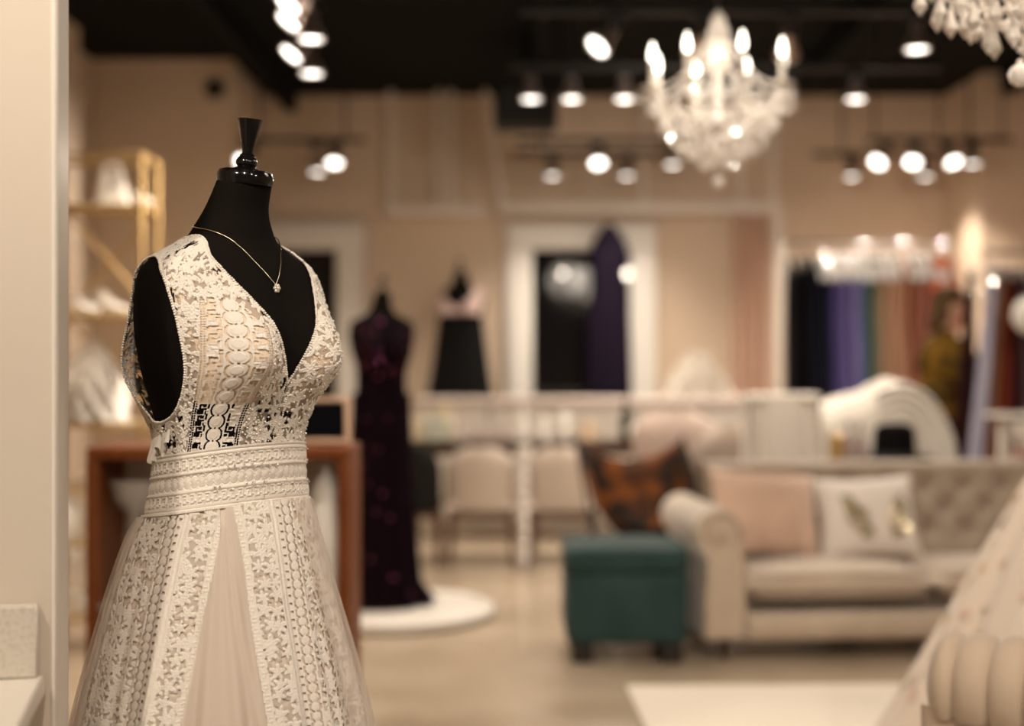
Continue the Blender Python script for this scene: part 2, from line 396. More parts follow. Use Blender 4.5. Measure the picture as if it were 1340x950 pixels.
def armhole(phi, z):     # <1 inside
    d = np.abs(np.degrees(phi))
    return (np.abs(d-105)/36.0)**2.4+(np.abs(z-1.388)/.134)**2.4
def form_mesh(z0=1.14, z1=1.655, bust=1.0):
    ph = np.linspace(-math.pi, math.pi, 72, endpoint=False); zs = np.linspace(z0, z1, 70)
    P = body(ph[None, :], zs[:, None], 0, bust)
    return MB().grid(P, cv=True, cap0=True, cap1=True)
def dress_form(label, loc, rz, neck_tilt=R(7), wood=GLOSSBLK, scale=1.0, baseh=0.0):
    t = thing('dress_form', label, 'mannequin', loc, rz); t.scale = (scale,)*3
    form_mesh().build('torso', VELVETBLK, t, angle=0)
    M = np.array(Euler((neck_tilt, 0, 0)).to_matrix())
    c0 = (0, -.030, 1.652)
    cap = MB().lathe([(.0, -.004), (.046, -.004), (.0475, .002), (.0475, .010), (.044, .0165), (.034, .020), (.022, .021), (.016, .024), (.0, .024)], 32, c=c0, M=M).build('neck_cap', wood, t)
    MB().lathe([(r_, .022+(z_-.022)*.77) for r_, z_ in [(.0, .022), (.013, .023), (.0175, .030), (.018, .037), (.015, .044), (.0125, .047), (.013, .050), (.0095, .053), (.0090, .058), (.0125, .080), (.0165, .105), (.0205, .124), (.0212, .1265), (.020, .128), (.0, .1285)]], 32, c=c0, M=M).build('finial', wood, t)
    MB().lathe([(.02, .03), (.02, 1.06)], 16).build('pole', BLKMETAL, t)
    MB().lathe([(.0, .0), (.20, .0), (.20, .015), (.17, .028), (.03, .035), (.03, .06), (.0, .06)], 36).build('base', BLKMETAL, t)
    return t

# ------------------------------------------------------------------ lace patterns: height (0..1) and open cells, from metres
def hash2(i, j, k=0):
    x = np.sin(i*127.1+j*311.7+k*74.7)*43758.5453; return x-np.floor(x)
def floral(s, t, cell=.021, k=0):
    gi, gj = np.floor(s/cell), np.floor(t/cell)
    best = np.full(s.shape, 9.0); H = np.zeros(s.shape); rid = np.zeros(s.shape)
    for di in (-1, 0, 1):
        for dj in (-1, 0, 1):
            i, j = gi+di, gj+dj
            cx = (i+.5+.55*(hash2(i, j, k)-.5))*cell; cy = (j+.5+.55*(hash2(i, j, k+1)-.5))*cell
            dx, dy = s-cx, t-cy; r = np.hypot(dx, dy); a = np.arctan2(dy, dx)
            np_ = 5+np.floor(hash2(i, j, k+2)*2)
            Rr = cell*(.40+.22*hash2(i, j, k+3))
            pet = Rr*(.72+.28*np.cos(np_*(a+6.28*hash2(i, j, k+4))))
            q = r/pet
            m = q < best
            best = np.where(m, q, best)
            ridge = np.exp(-((r-pet)/.0015)**2)+.8*np.exp(-(r/.0024)**2)+.45*np.exp(-((r-pet*.55)/.0013)**2)
            H = np.maximum(H, np.where(q < 1.15, ridge+.35*(q < 1), 0))
    net = (np.sin(s*2*np.pi/.0034)*np.sin(t*2*np.pi/.0034))
    gap = best > 1.22
    return np.clip(H, 0, 1.3)+.12*net*gap, gap, best
KEY = np.array([[int(c) for c in r] for r in ('1111111110', '1000000010', '1011111010', '1010001010', '1010111010', '1010000010', '1011111110')][::-1])
KEY2 = np.array([[int(c) for c in r] for r in ('11111000', '00001000', '01101000', '01001000', '01001111', '01111001', '00000001')][::-1])
def keyrow(s, y, period, K=KEY2):     # y 0..1
    i = np.clip((y*K.shape[0]).astype(int), 0, K.shape[0]-1); j = ((s/period) % 1*K.shape[1]).astype(int)
    return K[i, j].astype(float)
def scallop(s, y, period):            # y in metres from the row's middle; discs in a scalloped channel
    x = (s/period % 1-.5)*period; r = np.hypot(x, y); rad = period*.40
    disc = (r < rad*.86).astype(float); env = np.abs(y)-(rad*.55+np.sqrt(np.maximum(0, (period*.5)**2-x**2))*.78)
    groove = (np.abs(env) < .0011)
    dot = (np.hypot(np.abs(x)-period*.5, y) < .0011)
    return disc, groove, dot

LACE = mat('ivory_lace', (.80, .735, .655), .7, sheen=.25, bump=(900, .3, .0006))
LINING = mat('champagne_lining', (.72, .615, .52), .6)
NUDE = mat('nude_cup_lining', (.80, .65, .49), .6)
BEAD = mat('pearl_bead', (.86, .79, .70), .22, spec=.7)
TULLE = sheer('ivory_tulle', (.86, .77, .69), .42)
NET = sheer('lace_net', (.62, .52, .43), .66)
NETS = sheer('skirt_net', (.78, .70, .61), .82)
CRYST = mat('clear_rhinestone', (.95, .92, .9), .03, metal=.6, spec=1)

DR_LOC = (at(304, 0, 2.386).x, 2.386, 0); DR_RZ = R(55)
# the near arm side is dense (about a millimetre), the far side coarser
ph = np.concatenate([np.radians(np.arange(-172, 62, .36)), np.radians(np.arange(62, 188, 1.0))])
def normals(P, wrap=True):
    du = (np.roll(P, -1, 1)-np.roll(P, 1, 1)) if wrap else np.gradient(P, axis=1)
    dv = np.gradient(P, axis=0); n = np.cross(du, dv); return n/(np.linalg.norm(n, axis=-1, keepdims=True)+1e-12)

form = dress_form('black velvet dress form with a turned black finial, wearing the white lace gown', DR_LOC, DR_RZ)
dress = thing('wedding_dress', 'ivory lace wedding gown with a deep V neck and banded waist on the black form', 'dress', DR_LOC, DR_RZ)

# bodice ------------------------------------------------------------
zs = np.arange(1.176, 1.5605, .00105)
PH, ZZ = np.meshgrid(ph, zs)
ZB = 1.213+belt_dz(PH)
ZM = ZB+(ZZ-1.176)/(1.5605-1.176)*(1.5605-ZB)
deg = np.degrees(PH)
sm = lambda x, a, b: np.clip((x-a)/(b-a), 0, 1)**2*(3-2*np.clip((x-a)/(b-a), 0, 1))
flap = .030*sm(-deg, 118, 142)*(1-sm(-deg, 160, 172))*np.exp(-((ZM-1.335)/.085)**2)
P0 = body(PH, ZM, .0045+flap)
hF, gap, best = floral(PH*.150+.37, ZM, .023)
# the geometric band that climbs the cup
fc = -52+(ZM-1.222)/.186*13
d = (deg-fc)*.00235; d = d*np.clip(1.18-(ZM-1.22)*1.1, .7, 1.2)**-1
inband = (np.abs(d) < .043) & (ZM < 1.452-np.maximum(0, d)*1.1) & (deg < 0)
k1 = keyrow(ZM, np.clip((np.abs(d)-.0165)/.0175, 0, .999), .0185)
disc, groove, dot = scallop(ZM+.004, d, .0205)
kr = (np.abs(d) > .0165) & (np.abs(d) < .034); sc = np.abs(d) <= .0150
lad = (np.abs(d) > .0355) & (np.abs(d) < .0415)
ladhole = lad & (np.abs(np.abs(d)-.0385) > .0008) & ((ZM/.0038) % 1 < .55)
hB = np.where(kr, .25+.75*k1, np.where(sc, .35+.5*disc, .5))
hB = np.where(sc & groove, 0, hB)
holeB = (kr & (k1 < .5) & (hash2(np.floor(ZM/.0092), np.floor(d/.02)) > .35)) | (sc & (groove | dot)) | ladhole
H = np.where(inband, hB, hF)
edge = np.minimum(zneck(PH)-ZM, .25)
arm = armhole(PH, ZM)
clus = hash2(np.floor((PH*.150)/.027), np.floor(ZM/.031), 9)
clus = np.where((deg < -56) | (ZM < 1.33), clus, clus*.72)
holeF = gap & (best > 1.5) & (clus > .64) & (np.abs(np.sin(PH*.15*2*np.pi/.0085)*np.sin(ZM*2*np.pi/.0085)) > .30)
hole = np.where(inband, holeB, holeF)
hole &= edge > .007; hole &= arm > 1.10
P = P0+normals(P0)*(.0014*H[..., None])
inside = (ZM < zneck(PH)) & (arm > 1.0)
kv = inside & ~hole
keep = (kv & np.roll(kv, -1, 1))[:-1] & (kv & np.roll(kv, -1, 1))[1:]
netf = gap & (best > np.where(ZM > 1.40, 1.38, 1.26)) & ~inband & (edge > .006) & (arm > 1.08)
bod = fine_grid('bodice', P, LACE, dress, keep, wrap=True, m2=NET, sel2=netf[:-1])
# nude cups behind the lace
zc = np.linspace(1.255, 1.50, 50); pc = np.radians(np.linspace(-78, 78, 120))
PC, ZC = np.meshgrid(pc, zc)
kc = (ZC < zneck(PC)-.012) & (armhole(PC, ZC) > 1.12) & (ZC > 1.300+.035*np.cos(PC*2.0-.2)*0-.02*np.sin(np.abs(PC)*2))
kk = kc[:-1, :-1] & kc[1:, :-1] & kc[:-1, 1:] & kc[1:, 1:]
for nm, sel in (('cup_lining', np.degrees(PC[:-1, :-1]) < -7), ('cup_lining', np.degrees(PC[:-1, :-1]) > 7)):
    fine_grid(nm, body(PC, ZC, .0026), NUDE, dress, kk & sel)
# bead trims along neckline and armholes
def ico(r):
    bm = bmesh.new(); bmesh.ops.create_icosphere(bm, subdivisions=1, radius=r)
    V = np.array([v.co[:] for v in bm.verts]); F = [tuple(v.index for v in f.verts) for f in bm.faces]; bm.free(); return V, F
IV, IF = ico(1.0)
def beads(name, pts, r, m, parent, jitter=0.0):
    mb = MB(); g = random.Random(3)
    for p in pts:
        k = r*(1+jitter*g.uniform(-1, 1)); mb.add(IV*k+np.array(p), IF)
    o = mb.build(name, m, parent, angle=0); o['kind'] = 'stuff'; return o
def resample(Pc, step):
    Pc = np.asarray(Pc); L = np.concatenate([[0], np.cumsum(np.linalg.norm(np.diff(Pc, axis=0), axis=1))])
    n = int(L[-1]/step); q = np.linspace(0, L[-1], max(n, 2)); return np.stack([np.interp(q, L, Pc[:, i]) for i in range(3)], -1)
pn = np.radians(np.linspace(-180, 180, 721)); neckline = body(pn, zneck(pn), .0055)
beads('neckline_bead_trim', resample(neckline, .0042), .0024, BEAD, dress, .2)
for sg in (-1, 1):
    q = np.linspace(0, 2*math.pi, 400); pp = 2/2.4
    da = sg*np.radians(105+36*np.sign(np.cos(q))*np.abs(np.cos(q))**pp); za = 1.388+.134*np.sign(np.sin(q))*np.abs(np.sin(q))**pp
    fl = .030*sm(-np.degrees(da), 118, 142)*(1-sm(-np.degrees(da), 160, 172))*np.exp(-((za-1.335)/.085)**2)
    zb = 1.213+belt_dz(da); ok = za > zb
    beads('armhole_bead_trim', resample(body(da, za, .0055+fl), .0042), .0023, BEAD, dress, .2)
# centre front seam cord below the V
zz = np.linspace(1.214, 1.318, 60)
for o_ in (-.004, .004): beads('front_seam_beading', resample(body(np.full(60, o_/.12), zz, .006), .0036), .0016, BEAD, dress)
# crystals and pearls sewn over the floral lace
g = np.random.default_rng(5); pts = []; cry = []
while len(pts) < 520:
    p_ = g.uniform(R(-100), R(60)); z_ = g.uniform(1.22, 1.55)
    dgg = math.degrees(p_); dd = (dgg-(-52+(z_-1.222)/.186*13))*.00235
    if z_ > zneck(p_)-.006 or armhole(p_, z_) < 1.12 or (abs(dd) < .045 and z_ < 1.45 and dgg < 0): continue
    pts.append(body(p_, z_, .0068)); 
beads('sewn_pearls', pts[:400], .0017, BEAD, dress, .35)
beads('sewn_crystals', pts[400:], .0019, CRYST, dress, .3)
# ruffled lace edge gathered under the near arm
mb = MB(); q = np.linspace(0, 1, 120)
rows = []
for k in range(7):
    t_ = k/6; ang_ = np.radians(-90-70*q); zt_ = 1.258-.012*np.sin(q*math.pi)+.010*np.sin(q*38+1)*t_-.030*t_+belt_dz(ang_)*.8
    rows.append(body(ang_, zt_, .006+.009*t_*(.6+.4*np.sin(q*46))+.003*np.sin(q*71)))
mb.grid(np.array(rows)).build('gathered_lace_edge', LACE, dress, angle=0)

# belt ---------------------------------------------------------------
ys = np.arange(0, .0990, .00100); PHB, YB = np.meshgrid(ph, ys)
ZBT = 1.123+YB+belt_dz(PHB); sB = PHB*.150
Pb = body(PHB, ZBT, .0060+.0015*np.sin(YB/.099*math.pi))
Hb = np.full(PHB.shape, .45)
for (lo, hi, off) in ((.012, .030, 0), (.067, .086, .006)):
    rr = (YB > lo) & (YB < hi); Hb = np.where(rr, .1+.9*keyrow(sB+off, np.clip((YB-lo)/(hi-lo), 0, .999), .0165), Hb)
dsc, grv, dt = scallop(sB, YB-.0485, .0165); rr = (YB > .0365) & (YB < .0605)
Hb = np.where(rr, np.where(grv | dt, -.2, .35+.6*dsc*(.75+.25*np.cos(np.hypot((sB/.0165 % 1-.5)*.0165, YB-.0485)/.0016))), Hb)
for c_ in (.003, .0335, .0635, .0895, .0965): Hb = np.where(np.abs(YB-c_) < .0022, 1.15+.2*np.sin(sB/.003*6.28), Hb)
Hb = np.where(np.abs(YB-.0065) < .0011, -.1, Hb)
fine_grid('waist_belt', Pb+normals(Pb)*(.0024*Hb[..., None]), LACE, dress, None, wrap=True)
gg = np.random.default_rng(8)
beads('belt_crystals', [body(p_, 1.123+y_+belt_dz(p_), .0125) for p_, y_ in zip(gg.uniform(R(-60), R(45), 60), gg.choice([.012, .030, .0365, .0605, .067, .086], 60))], .0016, CRYST, dress, .3)

# skirt ---------------------------------------------------------------
SKZ = [0, .40, .741, .933, 1.062, 1.10, 1.130]
sa = cubic(SKZ, [.30, .28, .236, .190, .154, .144, .1385]); sbf = cubic(SKZ, [.33, .29, .235, .188, .144, .122, .1085]); sbb = cubic(SKZ, [.30, .285, .240, .194, .162, .140, .1255])
sv0 = cubic(SKZ, [-.02, -.02, -.018, -.020, -.012, -.003, 0])
def fold(phi, z):
    t = np.clip((1.126-z)/.39, 0, 3.0)
    f = np.sin(13*phi+1.2*np.sin(2*phi+.6))+.5*np.sin(29*phi+2.1)+.35*np.sin(47*phi+.7*np.sin(5*phi))
    return f*.0045*t**1.1
def skirt(phi, z, off=0.0, foldk=1.0):
    s, c = np.sin(phi), np.cos(phi); a = sa(z)+off; b = np.where(c > 0, sbf(z), sbb(z))+off
    k = 1+foldk*fold(phi, z)/a
    return np.stack([a*s*k, -(b*c*k+sv0(z)), z+0*phi], -1)
pk = np.radians(np.arange(-180, 180, 1.0)); zk = np.linspace(.012, 1.128, 110)
PK, ZK = np.meshgrid(pk, zk); ZK2 = ZK+belt_dz(PK)*(ZK/1.128)
fine_grid('skirt_lining', skirt(PK, ZK2), LINING, dress, None, wrap=True)
# lace over-skirt, open in a wedge that shows the tulle
RS = lambda z: (sa(z)+sbf(z))/2
PSI = lambda p: p+R(55)-R(9)
pl = np.radians(np.concatenate([np.arange(-150, 62, .42), np.arange(62, 210, 1.2)])); zl = np.arange(.30, 1.128, .00125)
PL, ZL = np.meshgrid(pl, zl); ZL2 = ZL+belt_dz(PL)*(ZL/1.128)
psi = np.degrees(PSI(PL)); drop = np.clip((1.115-ZL)/.375, 0, 3)
sh_ = 6*np.clip(1-drop, 0, 1); wl = -(1.5+14.5*drop**.62)+sh_; wr = 2.0+18*drop**.75+sh_
rad = RS(ZL2)
dl = np.where(psi < 0, np.radians(wl-psi)*rad, np.radians(psi-wr)*rad)      # metres from the wedge edge
floS, gapS, bestS = floral(dl+.3+np.where(psi < 0, 0, .5), ZL2*1.0, .0215, 3)
h = np.zeros(PL.shape); hole2 = np.zeros(PL.shape, bool)
inner = (dl >= 0) & (dl < .013)
h = np.where(inner, .3+.7*keyrow(ZL2, np.clip(dl/.013, 0, .999), .0165), h)
fl_ = (dl >= .013) & (dl < .056); h = np.where(fl_, floS, h); hole2 |= fl_ & gapS & (bestS > 1.85) & (hash2(np.floor(dl/.03), np.floor(ZL2/.024), 4) > .30)
for c_ in (.0135, .058, .0665, .102, .150): h = np.where(np.abs(dl-c_) < .0022, 1.1+.25*np.sin(ZL2/.0032*6.28), h)
band2 = (dl > .069) & (dl < .0995)
disc2, gr2, dt2 = scallop(ZL2, dl-.090, .0145)
h = np.where(band2, np.where(dl > .0805, np.where(gr2 | dt2, -.2, .4+.3*disc2), .45), h)
hole2 |= band2 & (dl > .0805) & gr2
ticks = (np.abs(dl-.0745) < .0022) & ((ZL2/.0125) % 1 < .28); hole2 |= ticks
oth = (dl >= .104); h = np.where(oth, .6*floS, h); hole2 |= oth & gapS & (bestS > 1.7) & (dl < .16)
PLp = skirt(PL, ZL2, .0022)
fade = np.clip((dl)/.003, 0, 1)
PLp = PLp+normals(PLp, True)*(.0013*h*fade)[..., None]
kv = (dl >= 0) & ~hole2
kp = (kv[:-1, :-1] & kv[1:, :-1] & kv[:-1, 1:] & kv[1:, 1:])
nearl = (psi < 0)[:-1, :-1]
net2 = (gapS & (bestS > 1.30) & (fl_ | oth))[:-1, :-1]
fine_grid('lace_panel', PLp, LACE, dress, kp & nearl, m2=NETS, sel2=net2)
fine_grid('lace_panel', PLp, LACE, dress, kp & ~nearl, m2=NETS, sel2=net2)
# sheer tulle with soft pleats in the wedge and swinging out at the sides
pt = np.radians(np.arange(-180, 180, .6)); zt_ = np.linspace(.02, 1.125, 90)
PT, ZT_ = np.meshgrid(pt, zt_); ZT2 = ZT_+belt_dz(PT)*(ZT_/1.128)
psiT = np.degrees(PSI(PT)); drT = np.clip((1.115-ZT_)/.375, 0, 3)
shT = 6*np.clip(1-drT, 0, 1); inw = (psiT > -(1.5+14.5*drT**.62)-1.5+shT) & (psiT < 2+18*drT**.75+1.5+shT)
wv = np.clip((psiT+(1.5+14.5*drT**.62))/(3.5+14.5*drT**.62+18*drT**.75), -.1, 1.1)
pleat = .0052*drT**.8*np.sin(wv*21+.8*np.sin(wv*7)+.5*drT)
PT3 = skirt(PT, ZT2, 0.004)+0
rad3 = np.stack([np.sin(PT), -np.cos(PT), 0*PT], -1)
PTw = PT3+rad3*(np.where(inw, pleat, 0)+.001)[..., None]
kw = inw[:-1, :-1] & inw[1:, :-1] & inw[:-1, 1:] & inw[1:, 1:]
fine_grid('tulle_inset', PTw, sheer('ivory_tulle_pleated', (.86, .77, .69), .72), dress, kw)
over = skirt(PT, ZT2, 0.0085)+rad3*(.006*np.clip(drT-.1, 0, 3)*(1+.5*np.sin(PT*9+1)))[..., None]
ko = (~inw[:-1, :-1]) & ((np.abs(psiT+4) > 60)[:-1, :-1])
ko = ko & True
fine_grid('tulle_overlay', over, TULLE, dress, ko)

# necklace ----------------------------------------------------------------
nk = thing('necklace', 'fine gold chain necklace with a flower pendant on the black form', 'necklace', DR_LOC, DR_RZ)
ZNK = cubic([0, 2.2, 5.2, 9, 15, 24, 40, 66, 97, 180], [1.478, 1.487, 1.500, 1.513, 1.528, 1.540, 1.5525, 1.564, 1.572, 1.588])
pq = np.radians(np.concatenate([np.linspace(-180, -20, 160), np.linspace(-19.8, 19.8, 160), np.linspace(20, 179, 160)])); cz = ZNK(np.abs(np.degrees(pq)))
ch = body(pq-R(1), cz, .0035)
MB().tube([tuple(p_) for p_ in ch], .00095, 6, closed=True).build('chain', mat('pale_gold', (.85, .72, .52), .25, metal=1), nk, angle=0)
pd = np.array(body(R(-1), 1.476, .006)); mb = MB()
for k in range(6): mb.ball(pd+np.array([math.cos(k*1.047)*.0048, 0, math.sin(k*1.047)*.0048-.004]), (.0032, .0026, .0032), 8, 6)
mb.ball(pd+np.array([0, -.002, -.004]), .0028, 8, 6)
mb.build('pendant', mat('pearl_pendant', (.88, .80, .68), .15, metal=.4, spec=.9), nk, angle=0)
# ------------------------------------------------------------------ counter on the partition
QZ = mat('speckled_quartz', (.66, .60, .52), .35, col2=(.52, .46, .39), cscale=160, crange=(.45, .75))
bx = corner - ex*.02
ct = thing('counter', 'white counter with speckled stone upstand fixed to the partition wall', 'counter', (corner.x, corner.y, 0), ang)
ZC_ = 1.35-(882-475)/FPX*2.0
CX = at(53, 0, 2.0).x-corner.x
MB().box((CX-.6, -.013, ZC_+.0505), (1.2, .022, .101), bev=.003).build('upstand', QZ, ct)
MB().box((CX-.6+.004, -.235, ZC_-.014), (1.208, .464, .028), bev=.004).build('worktop', mat('counter_white', (.76, .70, .62), .3, col2=(.72, .66, .58), cscale=120), ct)
MB().box((CX-.62, -.21, (ZC_-.028)/2), (1.16, .40, ZC_-.028), bev=.003).build('cabinet_body', WHITE, ct)
for k in range(2): 
    dr = MB().box((CX-.34-.55*k, -.419, .45), (.52, .018, .72), bev=.004).build('door', WHITE, ct)
    MB().tube([(CX-.14-.55*k, -.428, .70), (CX-.14-.55*k, -.45, .70), (CX-.14-.55*k, -.45, .58), (CX-.14-.55*k, -.428, .58)], .006, 8).build('handle', CHROME, dr)

# ------------------------------------------------------------------ wooden display cabinet behind the gown
vl = at(112, 0, 4.62).x; vr = at(457, 0, 4.62).x
cz_ = 1.35-(586-475)/FPX*4.62
cb = thing('display_cabinet', 'red-brown wooden display cabinet with open front behind the white gown', 'cabinet', ((vl+vr)/2, 4.80, 0), 0)
hw = (vr-vl)/2
MB().box((0, 0, cz_-.02), (2*hw, .36, .04), bev=.006).build('top_board', REDW, cb)
for s in (-1, 1): MB().box((s*(hw-.018), 0, (cz_-.04)/2), (.036, .36, cz_-.04), bev=.004).build('side_panel', REDW, cb)
MB().box((0, 0, .10), (2*hw-.072, .34, .03), bev=.004).build('shelf', REDW, cb)
MB().box((0, 0, .55), (2*hw-.072, .34, .02), bev=.004).build('shelf', mat('glass_shelf', (.75, .72, .66), .1, trans=.6), cb)
MB().box((0, .172, (cz_-.04)/2), (2*hw-.072, .012, cz_-.045)).build('back_panel', mat('cabinet_back', (.74, .66, .57), .6, col2=(.62, .54, .46), cscale=3), cb)
cabx = cb.location.x
def jar(name, label, cat, loc, prof, m, n=24): 
    o = MB().lathe(prof, n).build(name, m); o.location = loc; return tag(o, label, cat)
CER = mat('white_ceramic', (.84, .80, .74), .25)
def lidded_jar(label, loc, h, r):
    t = thing('lidded_jar', label, 'jar', loc)
    MB().lathe([(0, 0), (r*.7, 0), (r, h*.25), (r*1.02, h*.5), (r*.75, h*.72), (r*.7, h*.75)], 24).build('body', CER, t)
    MB().lathe([(r*.76, h*.75), (r*.74, h*.80), (r*.4, h*.90), (r*.12, h*.92), (r*.15, h*.97), (0, h)], 24).build('lid', CER, t)
vx = at(427, 0, 4.70).x
lidded_jar('tall white ceramic jar in the cabinet beside the gown', (vx, 4.70, .56), .46, .07)
jar('pillar_candle', 'thick white pillar candle standing low in the wooden cabinet', 'candle', (vx-.01, 4.72, .115), [(0, 0), (.055, 0), (.057, .02), (.057, .30), (.05, .31), (.004, .305), (.003, .325), (0, .325)], WHITE)
jar('glass_compote', 'clear glass compote bowl near the cabinet panel behind the gown', 'bowl', (at(165, 0, 4.75).x+.02, 4.78, .56), [(0, 0), (.06, 0), (.06, .006), (.012, .02), (.010, .26), (.02, .28), (.07, .33), (.085, .40), (.08, .40), (.065, .335), (0, .30)], mat('compote_glass', (.85, .82, .76), .06, trans=.55))
# tilted framed mirror lying on the cabinet
tm = thing('tabletop_mirror', 'small wooden framed mirror propped on the display cabinet', 'mirror', (at(425, 0, 4.85).x-.03, 4.80, cz_), R(8))
tl = R(-22)
def tb(c, s): return MB().box((c[0], c[1]*1+math.sin(-tl)*c[2], math.cos(tl)*c[2]), s, rot=(tl, 0, 0), bev=.004)
for (c, s) in (((-.115, 0, .085), (.022, .018, .17)), ((.115, 0, .085), (.022, .018, .17)), ((0, 0, .161), (.208, .018, .018)), ((0, 0, .011), (.208, .018, .018))):
    tb(c, s).build('frame_bar', mat('pale_wood', (.55, .36, .24), .5), tm)
tb((0, .003, .085), (.208, .006, .132)).build('glass', GLASSD, tm)

# ------------------------------------------------------------------ gold shelving with white shoes and bags
GY = 6.8
gl, gr_ = at(72, 0, GY).x, at(196, 0, GY).x; gw = gr_-gl
gs = thing('gold_shelving', 'open brushed gold shelving unit with diagonal braces holding white shoes', 'shelving', ((gl+gr_)/2, GY, 0), 0)
gz = [.16, .62, .88, 1.10, 1.30, 1.62, 2.04]
gz = [1.35-(p-475)/FPX*GY for p in (800, 705, 634, 552, 412, 272)]
top = 1.35-(205-475)/FPX*GY
for sx in (-1, 1):
    for sy in (-1, 1): MB().box((sx*gw/2, sy*.15, top/2), (.022, .022, top), bev=.003).build('post', GOLD, gs)
for z in gz+[top]:
    for sy in (-1, 1): MB().box((0, sy*.15, z-.012), (gw-.022, .018, .022), bev=.003).build('rail', GOLD, gs)
    for sx in (-1, 1): MB().box((sx*gw/2, 0, z-.012), (.018, .278, .022), bev=.003).build('rail', GOLD, gs)
    if z != top: MB().box((0, 0, z+.003), (gw-.02, .30, .008), bev=.002).build('shelf_board', mat('gold_shelf', (.78, .66, .48), .3, trans=.2), gs)
def brace(a, b): MB().tube([a, b], .008, 8).build('brace', GOLD, gs)
hx_ = gw/2
brace((-hx_, .15, gz[4]), (hx_, .15, gz[5])); brace((-hx_, .15, gz[5]), (hx_, .15, gz[4])); brace((-hx_, -.15, gz[3]), (hx_, .15, gz[4])); brace((hx_, .15, gz[3]), (-hx_, .15, gz[4]))
brace((-hx_, .15, gz[1]), (hx_, .15, gz[2]))
SHOE = mat('white_shoe_satin', (.86, .81, .74), .35, sheen=.2)
def shoe_mesh(L=.23, w=.042, heel=.08):
    mb = MB(); N = 22; G = []; S = np.linspace(0, 1, N)
    for s in S:                                           # heel (0) to toe (1), along +x
        x = (s-.5)*L; zb = heel*(1-np.clip(s/.62, 0, 1)**1.1)**1.3+.004
        hw_ = w*(.62+.38*math.sin(min(1, s*1.25)*math.pi*.5+.1*s)) if s < .75 else w*math.sqrt(max(0.002, 1-((s-.75)/.252)**2))
        hgt = .055*(1-s)**.7+.022*(1-abs(s-.8)) if s < .62 else .040-.028*((s-.62)/.38)**1.4
        close = np.clip((s-.55)/.12, 0, 1)
        row = []
        for q in np.linspace(0, 1, 15):
            a = (q-.5)*2*math.pi*(.60+.39*close)
            row.append((x, hw_*math.sin(a), zb+hgt*(.5-.5*math.cos(a)) if close > .5 else zb+hgt*min(1, (.5-.5*math.cos(a))*1.1)))
        G.append(row)
    mb.grid(G); return mb
def shoe(label, loc, rz):
    t = thing('high_heeled_shoe', label, 'shoe', loc, rz, 'white shoes on the gold shelving')
    shoe_mesh().build('upper', SHOE, t)
    MB().tube([(-.100, 0, .082), (-.103, 0, .04), (-.102, 0, .0)], [.017, .008, .006], 10).build('heel', SHOE, t)
    MB().box((-.01, 0, .001), (.01, .02, .002)).build('sole', SHOE, t)
    return t
def sx(px): return at(px, 0, GY).x
def clutch(label, loc, rz, w=.22, h=.17):
    t = thing('handbag', label, 'handbag', loc, rz)
    G = []
    for z in np.linspace(0, 1, 8):
        k = 1-.35*z; row = []
        for q in np.linspace(0, 2*math.pi, 24, endpoint=False):
            c, s = math.cos(q), math.sin(q); row.append((np.sign(c)*abs(c)**.5*w/2*k, np.sign(s)*abs(s)**.7*.04*(1-.5*z), z*h))
        G.append(row)
    MB().grid(G, cv=True, cap0=True, cap1=True).build('bag_body', SHOE, t)
    MB().tube(smooth_path([(-w*.25, 0, h*.95), (-w*.18, 0, h*1.3), (w*.18, 0, h*1.3), (w*.25, 0, h*.95)]), .006, 8).build('bag_handle', SHOE, t)
    MB().ball((0, -.033, h*.62), (.013, .008, .013)).build('clasp', CHROME, t)
clutch('white satin handbag with a pearl clasp on the top gold shelf', (sx(148), GY-.02, gz[5]+.007), R(10), .17, .15)
shoe('white high-heeled shoe behind the handbag on the top gold shelf', (sx(182), GY+.05, gz[5]+.007), R(-60))
for (px, zi, rz, lab) in ((150, 4, -35, 'white high-heeled shoe on the crossed-brace shelf, nearer the gown'), (112, 4, -40, 'white high-heeled shoe on the crossed-brace shelf, nearer the partition'),
                     (165, 2, -50, 'white high-heeled shoe beside the wooden cabinet edge'), (118, 2, 150, 'white high-heeled shoe on the shelf below the ruffled pile'),
                     (150, 1, -40, 'white high-heeled shoe on the second lowest gold shelf'), (110, 0, -30, 'white high-heeled shoe on the lowest gold shelf')):
    shoe(lab, (sx(px), GY-.03, gz[zi]+.007), R(rz))
def ruffle_mound(name, label, cat, loc, r, h, m, seed=1, rings=9, group=None):
    t = thing(name, label, cat, loc); g = random.Random(seed)
    for k in range(rings):
        q = k/(rings-1); z = h*q; rr = r*(1-.72*q**4); G = []
        for j in range(3):
            G.append([(math.cos(a)*(rr*(.62+.2*j)+.07*j*r*math.sin(8*a+k*2.3)), math.sin(a)*(rr*(.62+.2*j)+.07*j*r*math.sin(8*a+k*2.3)), max(.002, z+.5*h/rings-j*h/rings*.75+.35*h/rings*j*math.sin(11*a+k*1.7))) for a in np.linspace(0, 2*math.pi, 60, endpoint=False)])
        MB().grid(G, cv=True).build('ruffle', m, t, angle=0)
    return t
TULW = sheer('white_tulle', (.74, .69, .62), .62)
ruffle_mound('tulle_veil', 'white ruffled veil heaped on a gold shelf below the shoes', 'veil', (sx(124), GY-.02, gz[3]+.0075), .15, .36, SHOE, 3)
jar('ceramic_vase', 'rounded white vase on the lower gold shelf near the partition', 'vase', (sx(92), GY-.08, gz[1]+.007), [(0, 0), (.05, 0), (.08, .05), (.09, .11), (.07, .17), (.035, .20), (.04, .225), (.03, .225), (0, .19)], CER)
clutch('white evening bag standing on the lowest gold shelf', (sx(172), GY, gz[0]+.007), R(-15), .18, .12)

